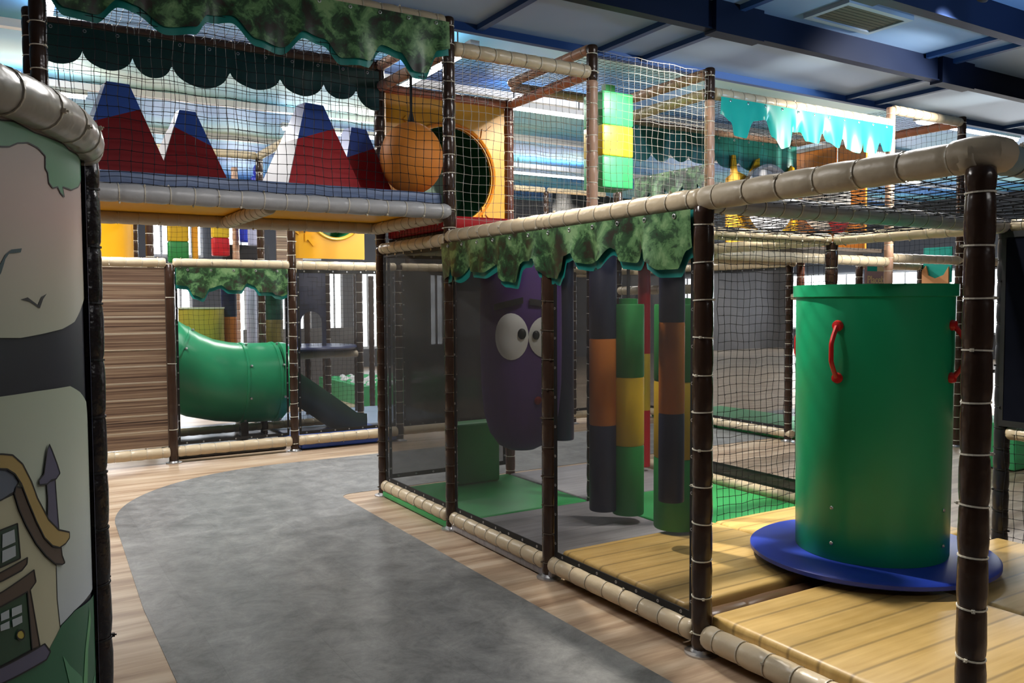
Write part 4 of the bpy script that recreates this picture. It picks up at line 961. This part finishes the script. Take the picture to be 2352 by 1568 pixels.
# things behind the slide
def barrel(label, x, y, z0, r, h, mt, name='barrel', n=32):
    t = thing(name, label, 'barrel', (x, y, z0))
    MB().lathe([(r*.97, 0), (r, .012), (r, h), (r*.94, h), (r*.94, .05), (.001, .04)], n, False).build('barrel_wall', mt, t)
    MB().lathe([(r*.95, h), (r+.008, h), (r+.008, h+.016), (r*.95, h+.016)], n, False).build('rim', pm('pale_rim', (.6, .6, .45), .4), t)
    return t
barrel('olive yellow open barrel behind the green tunnel slide', -.62, 7.5, 1.0, .25, .50, pm('olive_yellow', (.42, .33, .035), .45, noise=.1))
pl = MB().box((-1.15, 7.22, .93), (1.15, 8.35, 1.0)).build('platform', pm('dark_platform', (.035, .022, .03), .5, noise=.2), smooth=False); tag(pl, 'dark platform board behind the green tunnel slide', 'platform')
bt = thing('round_table_top', 'dark blue round board on the platform behind the mesh screen', 'board', (.62, 7.35, 1.0))
MB().lathe([(.0, 0), (.55, 0), (.56, .02), (.55, .04), (.0, .04)], 40, False).build('round_board', pm('navy_board', (.02, .03, .10), .35), bt)
def roller(label, x, y, z0, r, bands):
    t = thing('padded_roller', label, 'roller', (x, y, z0)); z = 0
    for h, mt in bands:
        MB().lathe([(r*.96, z), (r, z+.008), (r, z+h-.008), (r*.96, z+h)], 24).build('color_band', mt, t); z += h
    return t
roller('navy and orange upright roller behind the green tunnel slide', -.28, 7.62, 1.0, .09, [(.40, ORANGE), (.55, NAVY)])
roller('dark green and olive upright roller left of the brown post', .22, 7.5, 1.0, .11, [(.36, pm('olive_vinyl', (.16, .12, .02), .5, noise=.1)), (.58, pm('bottle_green_vinyl', (.02, .09, .06), .4))])
roller('white striped upright roller in front of a bright window', .02, 7.75, 1.0, .06, [(.95, pm('blueish_white_vinyl', (.5, .52, .65), .4))])
ap = thing('arch_panel', 'dark arched panel behind the mesh screen', 'play panel', (.40, 7.19, 1.0))
pts = [(0, 0), (.05, 0), (.05, .33)] + [(.18-.13*math.cos(pi*i/10), .33+.13*math.sin(pi*i/10)) for i in range(1, 10)] + [(.31, .33), (.31, 0), (.36, 0), (.36, .92), (0, .92)]
MB().prism(pts, 0, .02).build('arch_board', NAVY, ap, (0, 0, 0), Matrix.Rotation(pi/2, 3, 'X'), smooth=False)
for k, x in enumerate((.92, 1.30, 1.62, 2.0, 2.4)):
    o = post(FB, x, 8.4+.4*(k % 2), 1.95, ties=None, sides=10)
dmt = rbox('floor_mat', -.6, 7.15, .004, 1.12, 2.0, .05, BLKPLATE); tag(dmt, 'dark mat under the green tunnel slide', 'mat')
bmt = rbox('floor_mat', .62, 6.45, .01, 1.1, .9, .09, BLUEV); tag(bmt, 'blue mat under the rear rail right of the tunnel slide', 'mat')
bmt = rbox('floor_mat', 1.3, 8.0, .005, 2.2, 1.6, .05, pm('pale_blue_mat', (.35, .45, .60), .4)); tag(bmt, 'pale blue mat in the bright passage behind the slide', 'mat')
net('dark rope net on the rear frame behind the slide', (.05, 7.17, 1.0), XA, Z, 1.10, .92, .055, .0014)
net('dark rope net on the rear frame behind the barrel', (-1.15, 7.17, 1.0), XA, Z, 1.10, .92, .055, .0014)
net('dark rope net below the platform behind the slide', (.05, 7.25, .14), XA, Z, 1.10, .76, .055, .0014)
# ball pit
bpit = thing('ball_pit', 'low green edged ball pit seen far behind the mesh screen', 'ball pit', (3.0, 10.2, 0))
for a, c in (((-1.0, -1, 0), (1.0, -.9, .30)), ((-1, .9, 0), (1, 1, .3)), ((-1, -.9, 0), (-.9, .9, .3)), ((.9, -.9, 0), (1, .9, .3))):
    MB().box(a, c).build('pit_wall', GREENL, bpit, smooth=False)
sm = MB().lathe([(.001, -.06), (.042, -.042), (.06, 0), (.042, .042), (.001, .06)], 10, False).mesh('pit_ball', GREENL); sm2 = sm.copy(); sm2.materials[0] = WHITEV
rnd = random.Random(2)
for i in range(12):
    for j in range(12):
        o = put('pit_ball', sm if rnd.random() < .5 else sm2, None, (3-.80+i*.145, 10.2-.80+j*.145, .25+rnd.random()*.05)); tag(o, 'small ball lying in the far ball pit', 'ball', 'balls in the far ball pit')
MB().box((-.9, -.9, 0), (.9, .9, .2)).build('pit_bottom', GREENV, bpit, smooth=False)

# upper level of the rear frame, seen in the strip under the bridge
tunnel_panel('yellow panel with round green tunnel and relief arrows under the bridge', .045, 6.0, 2.03, .76, .74, .44, .50, .27, YELLOW, pm('green_tunnel_in', (.03, .30, .12), .35), pm('amber_rim', (.62, .36, .02), .4), [(.20, .14, .7), (.12, .30, 1.6)])
yp = thing('curved_panel', 'bright yellow curved panel at the left end under the bridge', 'play panel', (-1.95, 7.45, 2.02))
MB().rings([[(.62*math.cos(a), .25*math.sin(a), z) for a in [pi*i/12 for i in range(13)]]+[(.60*math.cos(a), .23*math.sin(a), z) for a in [pi*(12-i)/12 for i in range(13)]] for z in (0, .8)]).build('curved_sheet', YELLOW, yp, (0, 0, 0), (0, 0, pi))
def slab(label, x, y, z0, wd, bands, d=.16):
    t = thing('foam_pillar', label, 'foam block', (x, y, z0)); z = 0
    for h, mt in bands:
        put('color_band', rbox_mesh('color_band', wd, d, h, mt, .015, 2), t, (0, 0, z)); z += h
    return t
slab('mustard over green foam pillar under the bridge', -.72, 8.3, 2.06, .23, [(.26, GREENV), (.6, YELV)])
slab('narrow orange foam strip under the bridge', -.52, 8.3, 2.04, .07, [(.85, pm('orange_strip', (.80, .38, .03), .4))], .06)
slab('mustard over red foam pillar under the bridge', -.28, 8.0, 2.14, .19, [(.22, REDV), (.5, YELV)])
slab('pale lilac pointed pad under the bridge', .02, 7.6, 2.25, .12, [(.5, pm('lilac_vinyl', (.32, .32, .45), .4))], .1)
for nm, x, z0, h in (('left blue punch bag hanging beyond the bridge', .10, 2.34, .60), ('right taller blue punch bag hanging beyond the bridge', .25, 2.44, .75)):
    t = thing('punch_bag', nm, 'hanging bag', (x, 8.3, z0)); MB().lathe([(.06, 0), (.075, .02), (.075, h-.03), (.05, h)], 20).build('bag_body', pm('royal_blue_vinyl', (.015, .035, .45), .35), t); MB().lathe([(.02, h), (.04, h+.03), (.04, h+.10), (.02, h+.14)], 14).build('bag_top', pm('royal_blue_vinyl', (.015, .035, .45), .35), t)
bl = MB().box((-.15, 8.50, 2.02), (.45, 8.54, 2.32)).build('black_board', BLKPLATE, smooth=False); tag(bl, 'black board behind the blue punch bags', 'board')
wpan = MB().box((.30, 7.6, 2.02), (.62, 7.63, 2.55)).build('wood_panel', WOODP, smooth=False); tag(wpan, 'small striped wood panel under the bridge left of the yellow panel', 'play panel')
net('black rope net across the upper rear frame under the bridge', (-1.15, 7.15, 2.02), XA, Z, 1.10, 1.2, .055, .0014)

# ================================================================== RIGHT AND FAR FRAMES
FC = thing('climbing_frame', 'far right climbing frame with grey mesh screens behind the green drum', 'play frame')
for x, y, h in ((4.8, 4.8, 2.0), (6, 2.4, 3.46), (6, 3.6, 3.4), (7.2, 3.6, 2.0), (7.2, 2.4, 2.0)): post(FC, x, y, h, ties='join')
post(FC, 4.8, 3.45, 2.0, ties='join', mat=pm('reddish_brown_vinyl', (.10, .035, .022)))
rail(FC, (4.8, 3.5, .09), (4.8, 4.8, .09), ties='join'); rail(FC, (4.8, 4.8, .09), (4.8, 6.0, .09), ties='join'); rail(FC, (6, 2.4, 3.40), (6, 3.6, 3.40), ties='join', mat=ORV); rail(FC, (4.8, 2.4, 3.40), (6, 2.4, 3.40), ties='join'); rail(FC, (4.8, 3.6, 3.42), (6, 3.6, 3.42), ties='join')
rail(FC, (4.8, 3.5, 1.97), (4.8, 6, 1.97), ties='join'); rail(FC, (4.8, 2.4, 1.97), (7.2, 2.4, 1.97), ties='join'); rail(FC, (6, 3.6, 1.97), (7.2, 3.6, 1.97), ties='join'); rail(FC, (4.8, 3.6, 1.6), (4.8, 2.4, 1.6), ties='join', r=.035)
mesh_panel('grey mesh screen of the far right frame behind the net and drum', (4.8, 6.0, .13), (0, -1, 0), Z, 2.45, 1.80, MESHG)
mesh_panel('brownish grey mesh screen above the drum beside the nearest brown post', (6.0, 2.42, .75), XA, Z, 1.15, 1.20, MESHG)
mesh_panel('grey mesh screen far behind the purple bag', (2.45, 6.0, .16), XA, Z, 2.3, 1.78, MESHG)
mesh_panel('dark mesh screen at the far end right of the rear slide', (1.25, 6.0, .16), XA, Z, 1.1, 1.78, MESHD)
net('dark rope net on the far right upper frame', (6.0, 3.56, 2.04), (0, -1, 0), Z, 1.12, 1.34, .06, .0014)
net('dark rope net roof of the far right upper frame', (4.84, 2.44, 3.41), XA, YA, 1.12, 1.12, .06, .0014)
fm = rbox('floor_mat', 5.5, 4.8, .004, 1.3, 2.3, .06, GREENM); tag(fm, 'green mat under the far grey mesh screen', 'mat')
gbx = rbox('foam_block', 5.4, 1.6, 0.01, .5, .5, .42, GREENL); tag(gbx, 'light green foam block behind the drum on the right', 'foam block')
sg = thing('hanging_sign', 'pale sign with cream letters and a teal patch between the posts above the drum', 'sign', (6.06, 3.55, 1.70))
MB().box((0, 0, 0), (.42, .02, .26)).build('sign_board', pm('mauve_sign', (.42, .30, .34), .5, noise=.1), sg, smooth=False)
MB().box((.02, -.004, .20), (.20, 0, .255)).build('teal_patch', TEALL, sg, smooth=False); MB().box((.20, -.004, .20), (.42, 0, .255)).build('yellow_patch', pm('cream_print', (.8, .7, .42), .5), sg, smooth=False)
cu = bpy.data.curves.new('sign_letters', 'FONT'); cu.body = 'Placeb'; cu.size = .125; cu.extrude = .003; cu.materials.append(pm('cream_print', (.8, .7, .42)))
dg = bpy.context.evaluated_depsgraph_get(); tmp = bpy.data.objects.new('tmp', cu); me = bpy.data.meshes.new_from_object(tmp); bpy.data.objects.remove(tmp)
me.materials.clear(); me.materials.append(pm('cream_print', (.8, .7, .42)))
put('sign_letters', me, sg, (.015, -.005, .06), (pi/2, 0, 0))
tp_ = thing('cutout_panel', 'small teal and orange cutout panel above the drum rim', 'play panel', (7.15, 3.55, 1.72))
MB().prism([(0, 0), (-.34, 0), (-.34, .24), (-.28, .14), (-.17, .10), (-.08, .14), (-.05, .26), (0, .2)], 0, .02).build('orange_board', pm('peach_board', (.72, .32, .12), .4), tp_, (0, 0, 0), Matrix.Rotation(pi/2, 3, 'Z') @ Matrix.Rotation(pi/2, 3, 'X'), smooth=False)
MB().box((.03, -.36, .05), (.05, 0, .48)).build('teal_board', TEALL, tp_, smooth=False)
yb = MB().box((4.9, 8.3, 2.75), (5.75, 8.34, 3.25)).build('yellow_board', YELLOW, smooth=False); tag(yb, 'yellow board far behind the net between the yellow panel and the tan post', 'board')
FE = thing('climbing_frame', 'far back climbing frame seen through the upper nets', 'play frame')
for x, y, h in ((3.6, 8.4, 3.3), (4.8, 8.4, 3.3), (6.0, 8.4, 3.3), (2.4, 8.4, 3.3)): post(FE, x, y, h, ties=None, sides=10)
for a, c in ((2.4, 3.6), (3.6, 4.8), (4.8, 6.0)): rail(FE, (a, 8.4, 3.32), (c, 8.4, 3.32), ties=None); rail(FE, (a, 8.4, 2.0), (c, 8.4, 2.0), ties=None)
net('dark rope net of the far back frame seen through the upper nets', (2.44, 8.38, 2.04), XA, Z, 2.3, 1.24, .06, .003)
bk = MB().box((1.0, 12.2, .0), (3.2, 12.25, 1.1)).build('low_partition', pm('dark_partition', (.10, .09, .09), .6, noise=.2), smooth=False); tag(bk, 'low grey partition far at the back of the hall', 'partition')
